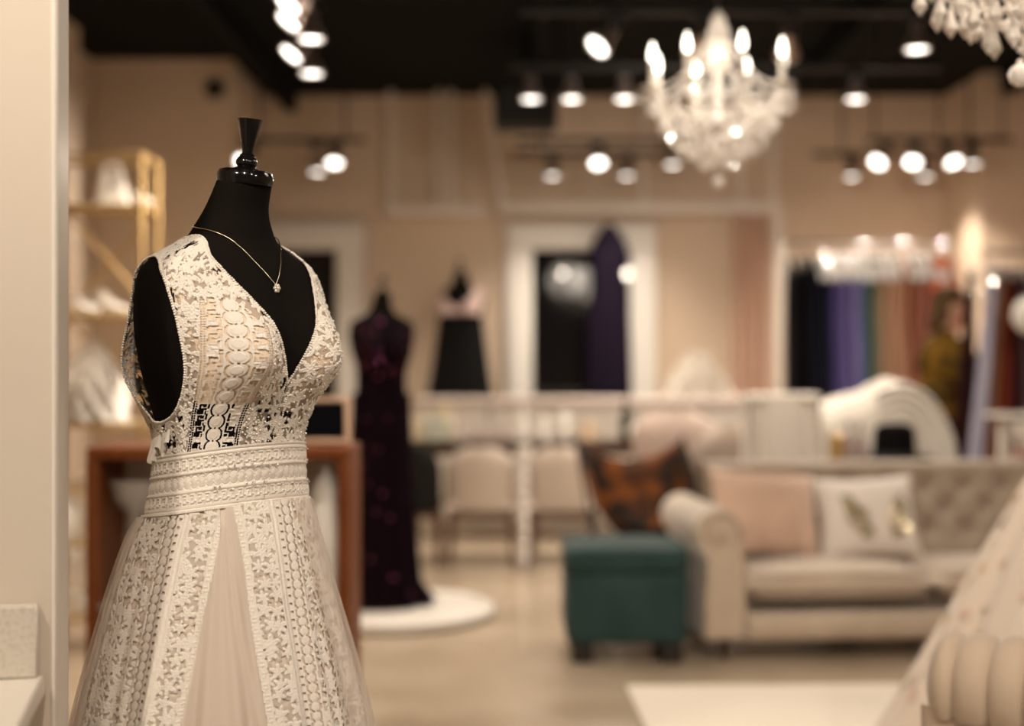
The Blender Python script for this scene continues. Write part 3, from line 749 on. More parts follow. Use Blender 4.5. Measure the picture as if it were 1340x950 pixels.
# ------------------------------------------------------------------ gowns on other forms
def gown(name, label, cat, loc, rz, m, zbelt=1.13, fl=(.44, .30, .20), sequin=None, top=None, skirtm=None, v=True, flick=0.0, scale=1.0, fe=1.15, seed=0, zn0=1.40, group=None):
    t = thing(name, label, cat, loc, rz, group); t.scale = (scale,)*3
    pq = np.radians(np.arange(-180, 180, 3.0)); zq = np.linspace(zbelt-.01, 1.556, 90); A, B = np.meshgrid(pq, zq)
    zn = cubic([0, 20, 40, 65, 90, 120, 180], [zn0, zn0+.05, 1.512, 1.546, 1.556, 1.552, 1.53])(np.abs(np.degrees(A)))
    kv = (B < zn) & (armhole(A, B) > 1)
    kp = kv[:-1] & kv[1:]; kp = kp & np.roll(kp, -1, 1)
    fine_grid('bodice', body(A, B, .006), top or m, t, kp, wrap=True)
    zq2 = np.linspace(.015, zbelt, 70); A2, B2 = np.meshgrid(pq, zq2)
    q = 1-B2/zbelt
    rr = lambda b0, k: b0+(fl[0]*k-b0)*q**fe
    a_ = rr(.160, 1)-(fl[0]-fl[1])*np.sin(q*math.pi)*.55; b_ = rr(.135, 1)-(fl[0]-fl[1])*np.sin(q*math.pi)*.5
    fo = 1+(.02+.10*q)*q*np.sin(11*A2+seed+1.5*np.sin(2*A2))+.04*q*np.sin(23*A2)
    x = a_*np.sin(A2)*fo+flick*np.clip(q-.9, 0, 1)*12*np.clip(np.sin(A2), 0, 1)**2; y = -(b_*np.cos(A2)*fo)
    PP = np.stack([x, y, B2], -1)
    fine_grid('skirt', PP, skirtm or m, t, None, wrap=True)
    if sequin:
        g = np.random.default_rng(seed+4); mb = MB()
        for k in range(sequin[1]):
            if g.random() < .55: p = body(g.uniform(-2.6, 1.6), g.uniform(zbelt, 1.54), .009); ok = True
            else:
                i = int(g.integers(0, 70)**.999); j = int(g.integers(0, len(pq))); p = PP[i, j]+np.array([math.sin(pq[j]), -math.cos(pq[j]), 0])*.004
            n_ = Vector((p[0]+g.normal()*.05, p[1]+g.normal()*.05, g.normal()*.06)).normalized(); a1 = n_.orthogonal().normalized(); b1 = n_.cross(a1); r = .0065
            V = [tuple(Vector(p)+(a1*math.cos(w)+b1*math.sin(w))*r) for w in np.linspace(0, 2*math.pi, 6, endpoint=False)]
            mb.add(V, [(0, 1, 2, 3, 4, 5)])
        o = mb.build('sequins', sequin[0], t, angle=0); o['kind'] = 'stuff'
    return t
PLUM = mat('plum_fabric', (.007, .003, .005), .85, spec=.03, bump=(60, .3))
PLUMS = mat('plum_sequin', (.55, .16, .33), .16, metal=1)
pY = 7.6; pcx = at(499, 0, pY).x
pod = thing('round_podium', 'low round white podium under the plum gown', 'podium', (at(507, 0, pY).x, pY, 0))
MB().lathe([(0, 0), (.545, 0), (.545, .008), (.56, .012)], 72).build('plinth', mat('podium_side', (.62, .55, .47), .5), pod)
MB().lathe([(0, .012), (.565, .012), (.575, .02), (.575, .048), (.565, .056), (0, .056)], 72).build('top_disc', mat('podium_white', (.62, .575, .52), .5), pod)
dress_form('black dress form wearing the plum sequinned gown on the round podium', (pcx, pY, .056), R(18), scale=1.0)
gown('evening_gown', 'long plum gown with scattered sequins on the round podium', 'dress', (pcx, pY, .056), R(18), PLUM, fl=(.215, .205, .2), sequin=(PLUMS, 170), zn0=1.50, flick=.07, seed=2)
bY = 11.88; bcx = at(603, 0, bY).x
dress_form('dress form wearing the blush and black gown behind the white counter', (bcx, bY, .20), R(-10), scale=1.15)
st = MB().lathe([(0, 0), (.34, 0), (.35, .01), (.35, .19), (.34, .20), (0, .20)], 40).build('display_plinth', WHITE); st.location = (bcx, bY, 0); tag(st, 'round white plinth carrying the blush and black gown', 'plinth')
gown('ball_gown', 'gown with blush lace top and full black skirt behind the counter', 'dress', (bcx, bY, .20), R(-10), mat('black_satin', (.006, .006, .006), .7, spec=.08), zbelt=1.36, fl=(.36, .36, .3), top=mat('blush_lace', (.60, .44, .40), .7), scale=1.15, seed=5)
# ivory tulle skirt near the tall window
tY = 11.9; tcx = at(915, 0, tY).x
ruffle_mound('tulle_ballgown', 'ivory tulle skirt with many ruffles between the tall window and the curtain', 'skirt', (tcx, tY, .0), .40, 1.40, TULW, 5, rings=16)

# ------------------------------------------------------------------ hung frames with curtain
def hung_frame(label, x0, x1, Y, zb, rods, posts, curtain=None, dy=0.0):
    t = thing('ceiling_hung_rack', label, 'hanging rack', (x0, Y, 0))
    w = x1-x0; rz = math.atan2(dy, w); L = math.hypot(w, dy)
    MB().box((w/2, dy/2, zb), (L+.05, .07, .085), rot=(0, 0, rz), bev=.012).build('cross_bar', FROST, t)
    for k, tp in rods:
        x = w*k; MB().tube([(x, dy*k, zb+.04), (x+tp, dy*k, CEIL-zb*0-0)], .030, 12).build('ceiling_rod', FROST, t)
    for k in posts: MB().box((w*k, dy*k, (zb-.04)/2), (.085, .07, zb-.04), bev=.012).build('post', FROST, t)
    return t
fY = 12.27; x0 = at(655, 0, fY).x; x1 = at(1016, 0, fY).x; zb = 1.35+202/FPX*fY
fr = hung_frame('tall off-white fitting rail on ceiling rods around the tall window', x0, x1, fY, zb, ((.0, -.13), (.515, 0), (.865, 0), (.985, 0)), (1.0,), dy=-.05)
hung_frame('off-white ceiling-hung bar near the back wall beside the black skirt gown', at(505, 0, 12.3).x, at(630, 0, 12.3).x, 12.3, 1.35+200/FPX*12.3, ((.05, 0), (.55, 0), (.68, 0)), ())
# curtain hanging from the frame's end
cu = thing('curtain', 'dusty peach curtain hanging from the end of the off-white fitting rail', 'curtain', (at(984, 0, 12.2).x, 12.21, 0))
G = []
for z in np.linspace(.03, zb-.06, 24):
    G.append([(x*.155*(1+.1*(1-z/zb)), .03*math.sin(x*13+.6*z), z) for x in np.linspace(-1, 1, 60)])
MB().grid(G).build('drape', mat('peach_drape', (.55, .36, .26), .8, sheen=.3, bump=(90, .2)), cu, angle=0)
for k in range(5): MB().tube([(-.12+.06*k+.016*math.cos(q), .0, zb-.045+.020*math.sin(q)) for q in np.linspace(0, 2*math.pi, 14, endpoint=False)], .003, 6, closed=True).build('ring', CHROME, cu)

# black loudspeaker hung from the ceiling, small dome camera
sp = thing('loudspeaker', 'black loudspeaker box hung from the ceiling over the tall window', 'speaker', (at(688, 0, 10.4).x, 10.4, 3.06))
MB().box((0, 0, .16), (.46, .34, .32), bev=.03).build('cabinet', mat('speaker_black', (.006, .006, .006), .7), sp)
MB().box((0, -.172, .16), (.40, .012, .26), bev=.004).build('grille', mat('speaker_grille', (.01, .01, .01), .8, bump=(200, .5)), sp)
MB().tube([(0, 0, .32), (0, 0, CEIL-3.06)], .02, 10).build('bracket', BLKMETAL, sp)
ca = thing('security_camera', 'small black dome camera on the projecting wall', 'camera', (at(280, 0, 10.95).x, 10.99, at(0, 117, 10.99).z))
MB().lathe([(0, 0), (.075, 0), (.078, .02), (.05, .03), (0, .03)], 24, M=np.array(Euler((R(90), 0, 0)).to_matrix())).build('mount', BLKMETAL, ca)
MB().ball((0, -.04, 0), .055, 16, 10).build('dome', GLOSSBLK, ca)

# ------------------------------------------------------------------ counter, desk and chairs at the back
kx0 = at(548, 0, 11.15).x; kx1 = at(1010, 0, 11.15).x; kz = 1.35-(521-475)/FPX*11.0
bc = thing('back_counter', 'long pale counter running in front of the back windows', 'counter', ((kx0+kx1)/2, 11.25-.1, 0))
KP = mat('counter_pale', (.70, .585, .52), .5)
kw_ = kx1-kx0
MB().box((0, 0, kz-.03), (kw_, .40, .06), bev=.01).build('worktop', KP, bc)
for k in range(5): MB().box((-kw_/2+(k+.5)*kw_/5, .02, .12+(kz-.18)/2), (kw_/5-.012, .34, kz-.20), bev=.008).build('front_panel', WHITE, bc)
MB().box((0, .03, .055), (kw_-.06, .30, .11)).build('plinth', WHITE, bc)
dY = 9.9; dz = 1.35-(577-475)/FPX*dY
dx0 = at(528, 0, dY).x; dx1 = at(862, 0, dY).x
dk = thing('long_table', 'long narrow dark wood table covered with small shop displays', 'table', ((dx0+dx1)/2, dY+.2, 0)); dw = dx1-dx0
MB().box((0, 0, dz-.02), (dw, .50, .04), bev=.006).build('table_top', DARKW, dk)
MB().box((0, 0, dz-.07), (dw-.12, .42, .06), bev=.004).build('apron', DARKW, dk)
for s in (-1, 1):
    for q in (-1, 1): MB().box((s*(dw/2-.06), q*.19, (dz-.1)/2), (.055, .055, dz-.1), bev=.006).build('leg', DARKW, dk)
def onT(px): return at(px, 0, dY+.08).x
BEIGE = mat('beige_upholstery', (.42, .34, .275), .8, sheen=.3, bump=(150, .2)); MAUVE = mat('mauve_upholstery', (.38, .285, .24), .8, sheen=.3, bump=(150, .2)); COAL = mat('charcoal_upholstery', (.012, .011, .010), .8, spec=.08)
def chair(label, loc, rz, m, legm=DARKW, seat=.45, backz=.80, w=.48, arch=2.6):
    t = thing('upholstered_chair', label, 'chair', loc, rz, 'low upholstered chairs')
    cushion(w, .46, .12).build('seat', m, t).location = (0, 0, seat-.05)
    G = []
    for side in (0, 1):
        g_ = []
        for z in np.linspace(0, 1, 14):
            hw_ = w/2*(1 if z < .5 else math.sqrt(max(.02, 1-((z-.5)/.52)**arch)))
            g_.append([(x*hw_, .20+.05*z-.07*x*x+(.045 if side else 0)*min(1, 4*(1-abs(x)))**.5*min(1, 5*(1-z)+.05)**.5, seat-.06+z*(backz-seat+.06)) for x in np.linspace(-1, 1, 20)])
        G.append(g_)
    mb = MB(); mb.grid(G[0]); mb.grid(G[1])
    mb.build('backrest', m, t)
    for sx_ in (-1, 1):
        for sy_ in (-1, 1): MB().tube([(sx_*w*.40, sy_*.17, seat-.08), (sx_*w*.44, sy_*.20, 0)], [.022, .013], 10).build('leg', legm, t)
    MB().box((0, 0, seat-.10), (w*.88, .40, .04), bev=.008).build('seat_frame', legm, t)
    return t
BRW = mat('chestnut_leg', (.10, .045, .025), .4)
chair('beige low-backed chair pushed up to the middle of the long table', (at(630, 0, 9.5).x, 9.56, 0), R(180), BEIGE, BRW)
chair('beige low-backed chair at the long table beside the leather chair', (at(737, 0, 9.5).x, 9.56, 0), R(175), BEIGE, BRW)
chair('charcoal low-backed chair at the long table beside the plum gown', (at(546, 0, 9.5).x, 9.56, 0), R(180), COAL, BRW, .45, .80, .33)
mc = chair('mauve upholstered chair with a wide curved back behind the sofa arm', (at(882, 0, 8.8).x, 8.95, 0), R(180), MAUVE, BRW, .47, 1.05, .52, 6.0)
chair('taupe upholstered chair between the mauve chair and the pleated slipcover', (at(948, 0, 8.2).x, 8.36, 0), R(183), mat('taupe_upholstery', (.34, .27, .22), .8), BRW, .47, 1.0, .40)
# displays standing on the long table
def on_table(px, dy=0): return (onT(px), dY+.06+dy, dz)
def bottle(label, loc, r, h, m, cap, cat='bottle', name='glass_bottle'):
    t = thing(name, label, cat, loc)
    MB().lathe([(0, 0), (r, 0), (r, h*.55), (r*.8, h*.66), (r*.32, h*.74), (r*.3, h*.88), (0, h*.88)], 20).build('bottle_body', m, t)
    MB().lathe([(r*.36, h*.86), (r*.40, h*.87), (r*.40, h), (0, h)], 16).build('cap', cap, t)
GREENW = mat('pale_green_box', (.50, .54, .44), .5); CREAM = mat('cream_card', (.80, .66, .42), .6); PALEM = mat('pale_mauve_card', (.62, .52, .48), .5)
def gift_box(label, loc, s, m):
    t = thing('gift_box', label, 'box', loc, R(rnd.uniform(-12, 12)))
    MB().box((0, 0, s[2]*.42), (s[0], s[1], s[2]*.84), bev=.004).build('box_base', m, t)
    MB().box((0, 0, s[2]*.85), (s[0]*1.05, s[1]*1.05, s[2]*.28), bev=.004).build('box_lid', m, t)
    MB().box((0, 0, s[2]*.55), (s[0]*.12, s[1]*1.07, s[2]*.92)).build('ribbon', WSATIN, t)
gift_box('cream gift box on the long table beside the plum gown', on_table(543), (.09, .09, .16), CREAM)
gift_box('pale green gift box on the long table', on_table(572), (.15, .12, .15), GREENW)
ruffle_mound('flower_bunch', 'small bunch of creamy yellow flowers behind the pale green box', 'flowers', on_table(580, .20), .06, .26, mat('cream_petals', (.80, .70, .48), .7), 9, rings=6)
bottle('slender pale mauve bottle on the long table', on_table(600), .032, .24, PALEM, CHROME)
for k, (px, lab) in enumerate(((625, 'squat pale mauve candle cup next to the slender bottle'), (643, 'squat pale mauve candle cup in the middle of its row'), (660, 'squat pale mauve candle cup next to the white vase'))):
    o = MB().lathe([(0, 0), (.035, 0), (.04, .02), (.04, .085), (.035, .085), (.033, .06), (0, .055)], 20).build('candle_cup', PALEM); o.location = on_table(px); tag(o, lab, 'candle cup', 'candle cups on the long table')
jar('bud_vase', 'tall white bud vase on the long table in line with the window casing', 'vase', on_table(683), [(0, 0), (.045, 0), (.05, .05), (.04, .13), (.022, .18), (.028, .24), (.02, .24), (0, .16)], CER)
bottle('frosted white bottle next to the tall bud vase', on_table(712), .035, .22, CER, CHROME)
lidded_jar('small lidded white jar on the long table', on_table(738), .22, .05)
gift_box('tan gift box on the long table next to the lidded jar', on_table(770), (.10, .09, .13), mat('tan_card', (.66, .46, .28), .6))
bottle('black wine bottle at the end of the long table', on_table(818), .038, .30, GLOSSBLK, CHROME)
o = MB().ball((0, 0, .062), .063, 20, 12).lathe([(.012, .118), (.018, .13), (.0, .135)], 12).build('ornament_ball', mat('pearl_ornament', (.84, .80, .72), .12)); o.location = (onT(832), dY-.01, dz); tag(o, 'glossy white ornament ball beside the black bottle', 'ornament')
# floor candelabra of glass beads in front of the table
gt = thing('bead_floor_stand', 'tall slim glass bead stand in front of the long table', 'candle stand', (at(686, 0, 9.3).x, 9.3, 0))
MB().lathe([(0, 0), (.09, 0), (.09, .012), (.015, .03), (0, .03)], 24).build('base', CHROME, gt)
for k in range(9): MB().ball((0, 0, .07+k*.078), (.032, .032, .042), 14, 8).build('glass_bead', CRYSTAL, gt)
MB().lathe([(0, .73), (.05, .74), (.06, .80), (.05, .80), (0, .76)], 20).build('cup', CRYSTAL, gt)
# ------------------------------------------------------------------ chandeliers
def octa(h1, h2, r, n=6):
    V = [(0, 0, 0)]+[(r*math.cos(2*math.pi*k/n), r*math.sin(2*math.pi*k/n), -h1) for k in range(n)]+[(0, 0, -h1-h2)]
    F = [(0, 1+k, 1+(k+1) % n) for k in range(n)]+[(n+1, 1+(k+1) % n, 1+k) for k in range(n)]
    return MB().add(V, F).mesh('crystal_drop', 5)
DROP = octa(.042, .020, .0135); DROPB = octa(.056, .024, .0165)
BULB = mat('candle_bulb', (1, 1, 1), .3, emit=((1.0, .90, .74), 5.0))
def chandelier(label, loc, power, sc=1.0):
    t = thing('chandelier', label, 'chandelier', loc); t.scale = (sc,)*3
    H = (CEIL-loc[2])/sc
    MB().tube([(0, 0, .78), (0, 0, H-.03)], .007, 8).build('chain', CHROME, t)
    MB().lathe([(.06, H), (.055, H-.02), (.012, H-.035), (0, H-.035)], 20).build('ceiling_rose', CHROME, t)
    MB().lathe([(0, .16), (.012, .17), (.03, .20), (.022, .24), (.05, .29), (.03, .33), (.014, .36), (.03, .44), (.016, .48), (.04, .56), (.02, .62), (.045, .70), (.03, .76), (.008, .79), (0, .79)], 20).build('stem', CRYSTAL, t)
    k6 = 8
    drops = []
    for k in range(k6):
        a = 2*math.pi*(k+.25)/k6; c, s = math.cos(a), math.sin(a)
        path = smooth_path([(0.02*c, .02*s, .32), (.12*c, .12*s, .25), (.22*c, .22*s, .27), (.29*c, .29*s, .36), (.305*c, .305*s, .42)], 5)
        ar = MB().tube(path, .009, 8).build('arm', CRYSTAL, t)
        MB().lathe([(0, 0), (.012, 0), (.05, .014), (.052, .02), (.012, .01), (.012, .02)], 16, c=(.305*c, .305*s, .42)).build('drip_dish', CRYSTAL, ar)
        MB().lathe([(0, .435), (.013, .435), (.013, .55), (0, .55)], 12, c=(.305*c, .305*s, 0)).build('candle_sleeve', mat('candle_ivory', (.86, .80, .70), .5), ar)
        MB().lathe([(0, .55), (.010, .552), (.0165, .575), (.013, .60), (.004, .632), (0, .634)], 12, c=(.305*c, .305*s, 0)).build('bulb', BULB, ar)
        for q in (0, 1, 2): b = a+(q-1)*.14; drops.append((.305*c+.045*math.cos(a+(q-1)*1.9), .305*s+.045*math.sin(a+(q-1)*1.9), .415, 0))
        drops.append((.22*c, .22*s, .262, 1)); drops.append((.12*c, .12*s, .24, 0)); drops.append((.27*c, .27*s, .335, 0))
    for k in range(14):
        a = 2*math.pi*k/14; drops.append((.175*math.cos(a), .175*math.sin(a), .215, 1))
        drops.append((.17*math.cos(a+.2), .17*math.sin(a+.2), .31, 0))
    for k in range(24):
        a = 2*math.pi*k/24; drops.append((.255*math.cos(a), .255*math.sin(a), .30+.02*(k % 2), k % 2)); drops.append((.30*math.cos(a), .30*math.sin(a), .375+.02*(k % 3), 0))
        if k % 2: drops.append((.115*math.cos(a), .115*math.sin(a), .19, 1)); drops.append((.20*math.cos(a), .20*math.sin(a), .38, 0))
    for k in range(6): a = 2*math.pi*k/6; drops.append((.07*math.cos(a), .07*math.sin(a), .15, 1)); drops.append((.06*math.cos(a+.5), .06*math.sin(a+.5), .60, 0)); drops.append((.045*math.cos(a), .045*math.sin(a), .70, 0))
    for (x, y, z, kind) in drops:
        o = link('crystal_drop', DROPB if kind else DROP, CRYSTAL, t); o.location = (x, y, z); o.rotation_euler = (0, 0, x*40)
    def strand(pts, r=.0085):
        mb = MB()
        for p in resample(np.array(pts), r*2.1): mb.add(IV*r+p, IF)
        mb.build('bead_strand', CRYSTAL, t, angle=5)
    for k in range(k6):
        a = 2*math.pi*(k+.25)/k6; b = 2*math.pi*(k+1.25)/k6; m_ = (a+b)/2
        P0_ = np.array([.305*math.cos(a), .305*math.sin(a), .43]); P1_ = np.array([.305*math.cos(b), .305*math.sin(b), .43])
        strand([P0_*(1-q)+P1_*q-np.array([0, 0, .32*q*(1-q)]) for q in np.linspace(0, 1, 14)])
        strand([np.array([.305*math.cos(a), .305*math.sin(a), .44])*(1-q)+np.array([.03*math.cos(a), .03*math.sin(a), .70])*q-np.array([0, 0, .30*q*(1-q)]) for q in np.linspace(0, 1, 14)])
        strand([(.16*math.cos(a), .16*math.sin(a), .31), (.16*math.cos(a), .16*math.sin(a), .215)])
        strand([(.305*math.cos(a), .305*math.sin(a), .41)]+[(r_*math.cos(a+.12), r_*math.sin(a+.12), .41-.40*(.305-r_)**.6*.6) for r_ in (.28, .24, .20, .17)])
        strand([(.16*math.cos(a), .16*math.sin(a), .22), (.12*math.cos(a), .12*math.sin(a), .165), (.06*math.cos(a), .06*math.sin(a), .14)])
        strand([(.05*math.cos(m_), .05*math.sin(m_), .54), (.042*math.cos(m_), .042*math.sin(m_), .70)], .010)
    MB().tube([(.17*math.cos(q), .17*math.sin(q), .315) for q in np.linspace(0, 2*math.pi, 40, endpoint=False)], .008, 8, closed=True).build('crystal_ring', CRYSTAL, t)
    MB().tube([(.07*math.cos(q), .07*math.sin(q), .155) for q in np.linspace(0, 2*math.pi, 30, endpoint=False)], .007, 8, closed=True).build('crystal_ring', CRYSTAL, t)
    strand([(0, 0, .16), (0, 0, .055)])
    bm = bmesh.new(); bmesh.ops.create_icosphere(bm, subdivisions=2, radius=.026); me = bpy.data.meshes.new('crystal_ball'); bm.to_mesh(me); bm.free()
    link('crystal_ball', me, CRYSTAL, t).location = (0, 0, .026)
    L = bpy.data.lights.new('candle_glow', 'POINT'); L.energy = power; L.color = LAMP_COL; L.shadow_soft_size = .25
    lo = bpy.data.objects.new('candle_glow', L); COL.objects.link(lo); lo.parent = t; lo.location = (0, 0, .60)
c1 = at(940, 246, 5.2); chandelier('crystal chandelier with lit candle bulbs hanging over the shop floor', (c1.x, 5.2, c1.z), 12, .82)
c2 = at(1335, 114, 3.1); chandelier('crystal chandelier hanging close above the tufted chair, its lit part out of view', (c2.x, 3.1, c2.z), 26)

# ------------------------------------------------------------------ sofa
so = at(925, 850, 6.38); SR = R(5)
sf = thing('tufted_sofa', 'greige velvet sofa with rolled arms and a button tufted back', 'sofa', (so.x, 6.40, 0), SR)
LEN = 2.16; AW = .19; DEP = .86
MB().box((LEN/2, .44, .155), (LEN-.04, .80, .11), bev=.02).build('base_rail', SOFA, sf)
G = [[(x, .015-.03*math.sin(a), .155+.062*math.cos(a)) for a in np.linspace(0, math.pi, 10)] for x in np.linspace(AW, LEN-AW, 30)]
MB().grid(G).build('front_rail', SOFA, sf)
def arm(x, s):
    G = []
    for y, k in ((.0, .94), (.012, 1.0), (.3, 1), (.6, 1), (.84, 1.0)):
        prof = [(.095, .10), (.095, .30), (.088, .45), (.075, .53)]
        prof = [(s*p[0], p[1]) for p in prof]
        cxr, czr, rr = -s*.035, .585, .105
        a0 = math.atan2(.53-czr, s*.075-cxr)
        sweep = [a0+s*q for q in np.linspace(0, math.pi*1.38, 22)]
        ring = prof+[(cxr+rr*math.cos(a), czr+rr*math.sin(a)) for a in sweep]+[(-s*.085, .46), (-s*.095, .30), (-s*.095, .10)]
        cx0 = 0
        G.append([(x+(p[0]-cx0)*k, y, .33+(p[1]-.33)*k) for p in ring])
    o = MB().grid(G, cv=True, cap0=True, cap1=True).build('arm', SOFA, sf)
    c = (x-s*.035, .585)
    spi = [(c[0]+s*(.095-.011*q)*math.cos(q), -.004, c[1]+(.095-.011*q)*math.sin(q)) for q in np.linspace(-.4, 6.3, 50)]
    MB().tube(spi, .007, 8).build('scroll_piping', mat('sofa_piping', (.36, .28, .21), .7), o)
    MB().lathe([(0, -.006), (.012, -.004), (.018, .004), (0, .006)], 12, c=(c[0], -.006, c[1]), M=np.array(Euler((R(90), 0, 0)).to_matrix())).build('scroll_button', SOFA, o)
    MB().tube([(x+s*.086, -.003, .12), (x+s*.086, -.003, .44), (x+s*.07, -.003, .50)], .006, 8).build('panel_piping', MATS['sofa_piping'], o)
arm(AW/2, 1); arm(LEN-AW/2, -1)
# tufted backrest: diamond pattern of pulled-in buttons
bxs = np.linspace(AW-.04, LEN-AW+.04, 220); bzs = np.linspace(0, 1, 60)
BX, BZ = np.meshgrid(bxs, bzs)
btn = []
for r_ in range(3):
    for k in range(-1, 14):
        X_ = AW+.07+(k+.5*(r_ % 2))*.205; Z_ = .52+r_*.105
        if AW+.02 < X_ < LEN-AW-.02: btn.append((X_, Z_))
ZZb = .30+BZ*.525
dep = np.zeros_like(BX)
for (X_, Z_) in btn:
    dd_ = np.hypot((BX-X_)/.065, (ZZb-Z_)/.06); dep = np.maximum(dep, np.exp(-dd_**1.3*1.6))
    for (ox, oz) in ((.1025, .105), (-.1025, .105)):
        q = np.clip(((BX-X_)*ox+(ZZb-Z_)*oz)/(ox*ox+oz*oz), 0, 1); dl_ = np.hypot(BX-X_-q*ox, ZZb-Z_-q*oz)
        if Z_ < .73: dep = np.maximum(dep, .42*np.exp(-(dl_/.012)**2))
crest = np.clip((BZ-.82)/.18, 0, 1)
YB_ = .60+.10*BZ+.065*dep-.0*crest+.10*crest**2*0
ZZ2 = ZZb+.012*(1-crest)*0
rows = np.stack([BX, YB_, ZZ2], -1)
roll = []
for a in np.linspace(0, math.pi*.9, 10)[1:]:
    roll.append(np.stack([bxs, 0*bxs+.70+.07*(1-math.cos(a)), .825+.03*math.sin(a)+0*bxs], -1))
back_lo = [np.stack([bxs, .86+0*bxs, z+0*bxs], -1) for z in (.78, .5, .12)]
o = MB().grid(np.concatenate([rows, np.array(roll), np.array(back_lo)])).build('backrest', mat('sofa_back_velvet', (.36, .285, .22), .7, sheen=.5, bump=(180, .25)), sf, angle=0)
for (X_, Z_) in btn: b_ = MB().ball((X_, .60+.10*(Z_-.30)/.525+.050, Z_), (.016, .009, .016), 8, 5).build('button', MATS['sofa_back_velvet'], o)
cw = (LEN-2*AW)/2
for k in range(2):
    c_ = MB(); nx_, ny_ = 26, 18
    for sg in (1, -1):
        G = []
        for y in np.linspace(-1, 1, ny_):
            row = []
            for x in np.linspace(-1, 1, nx_):
                e = (max(0, 1-abs(x)**10)*max(0, 1-abs(y)**10))**.5
                row.append((x*cw/2*.992, y*.30, (sg*.062*e+(.022*(1-x*x)*(1-y*y) if sg > 0 else 0))))
            G.append(row)
        c_.grid(G)
    cu_ = c_.build('seat_cushion', SOFA, sf); cu_.location = (AW+cw*(k+.5), .315, .335)
    MB().tube([(x*cw/2*.985, -.298, .052) for x in np.linspace(-1, 1, 20)], .006, 6).build('cushion_piping', MATS['sofa_piping'], cu_)
    MB().tube([(x*cw/2*.985, -.298, -.052) for x in np.linspace(-1, 1, 20)], .006, 6).build('cushion_piping', MATS['sofa_piping'], cu_)
for (x, y) in ((.10, .08), (LEN-.10, .08), (.10, .78), (LEN-.10, .78), (LEN/2, .08)):
    MB().lathe([(0, 0), (.018, 0), (.022, .02), (.034, .10), (0, .10)], 14, c=(x, y, 0)).build('leg', DARKW, sf)
SM = Matrix.Translation((so.x, 6.40, 0)) @ Matrix.Rotation(SR, 4, 'Z')
def on_sofa(x, y, z): return SM @ Vector((x, y, z))
def pillow(label, c, w, h, t, m, tilt, rz, roll=0.0, name='throw_pillow'):
    o = thing(name, label, 'pillow', on_sofa(*c), 0); o.rotation_euler = Euler((tilt, roll, SR+rz), 'XYZ')
    pillow_mesh(w, h, t).build('cover', m, o, angle=0); return o
p1 = pillow('fluffy peach fur pillow leaning in the sofa corner', (.405, .50, .615), .58, .43, .20, PEACH, R(-20), R(14), R(5))
# fur tufts on the peach pillow
g = np.random.default_rng(2); mb = MB()
for k in range(1500):
    x, y = g.uniform(-.97, .97, 2); th = ((1-x*x)*(1-y*y))**.42
    p = np.array([x*.26, -.10*th-.002, y*.21]); d_ = np.array([g.normal()*.5, -1, g.normal()*.5-.3]); d_ = d_/np.linalg.norm(d_)*g.uniform(.012, .026)
    s_ = np.array([.004, 0, .002]); mb.add([p-s_, p+s_, p+d_], [(0, 1, 2)])
o = mb.build('fur', PEACH, p1, angle=0); o['kind'] = 'stuff'
p2 = pillow('white square pillow with two gold sequin wings leaning on the tufted back', (.90, .46, .60), .49, .41, .15, mat('white_pillow', (.78, .71, .64), .7, bump=(200, .2)), R(-22), R(-6), R(-3))
SEQ = mat('gold_sequin', (.72, .64, .42), .16, metal=1)
def wing(cx, cz, s, n, seed):
    g = np.random.default_rng(seed); mb = MB()
    for k in range(n):
        q = g.random(); w = (1-abs(q-.55)*1.2)*.075
        x = cx+s*(-.045+.10*q*.9)+g.uniform(-1, 1)*w*.7; z = cz+.085-.20*q+g.uniform(-1, 1)*w*.5
        u, v_ = x/.225, z/.20
        if abs(u) > .95 or abs(v_) > .95: continue
        th = ((1-u*u)*(1-v_*v_))**.42; p = Vector((x, -.075*th-.004, z)); n_ = Vector((g.normal()*.45, -1, g.normal()*.5+.35)).normalized()
        a1 = n_.orthogonal().normalized(); b1 = n_.cross(a1)
        mb.add([tuple(p+(a1*math.cos(w_)+b1*math.sin(w_))*.006) for w_ in np.linspace(0, 2*math.pi, 6, endpoint=False)], [(0, 1, 2, 3, 4, 5)])
    o = mb.build('sequin_wing', SEQ, p2, angle=0); o['kind'] = 'stuff'
wing(-.06, .0, 1, 420, 3); wing(.14, .0, -.35, 300, 4)

# ------------------------------------------------------------------ teal ottoman
oy = 6.35; ol, orr = at(740, 0, oy).x, at(904, 0, oy).x; ow = orr-ol
TEAL = mat('teal_velvet', (.018, .042, .040), .7, spec=.12, sheen=.08, bump=(120, .3), col2=(.027, .056, .054), cscale=5)
ot = thing('ottoman', 'square teal velvet ottoman with dark block legs beside the sofa', 'ottoman', ((ol+orr)/2, oy+ow/2, 0), 0)
def puffy(w, d, z0, z1, crown=0.0):
    G = []
    for k, (q, e) in enumerate([(0, .955), (.04, .985), (.12, 1), (.88, 1), (.96, .985), (1, .955)]):
        row = []
        for a in np.linspace(0, 2*math.pi, 64, endpoint=False):
            c, s = math.cos(a), math.sin(a); m_ = max(abs(c), abs(s)); n_ = (abs(c)**8+abs(s)**8)**(-1/8)
            row.append((c*n_*w/2*e, s*n_*d/2*e, z0+(z1-z0)*q))
        G.append(row)
    for e in (.8, .5, .2, .02):
        row = [((math.cos(a)*(abs(math.cos(a))**8+abs(math.sin(a))**8)**(-1/8))*w/2*e*.955, (math.sin(a)*(abs(math.cos(a))**8+abs(math.sin(a))**8)**(-1/8))*d/2*e*.955, z1+crown*(1-e*e)) for a in np.linspace(0, 2*math.pi, 64, endpoint=False)]
        G.append(row)
    return MB().grid(G, cv=True, cap0=True, cap1=True)
puffy(ow, ow, .095, .405).build('body', TEAL, ot)
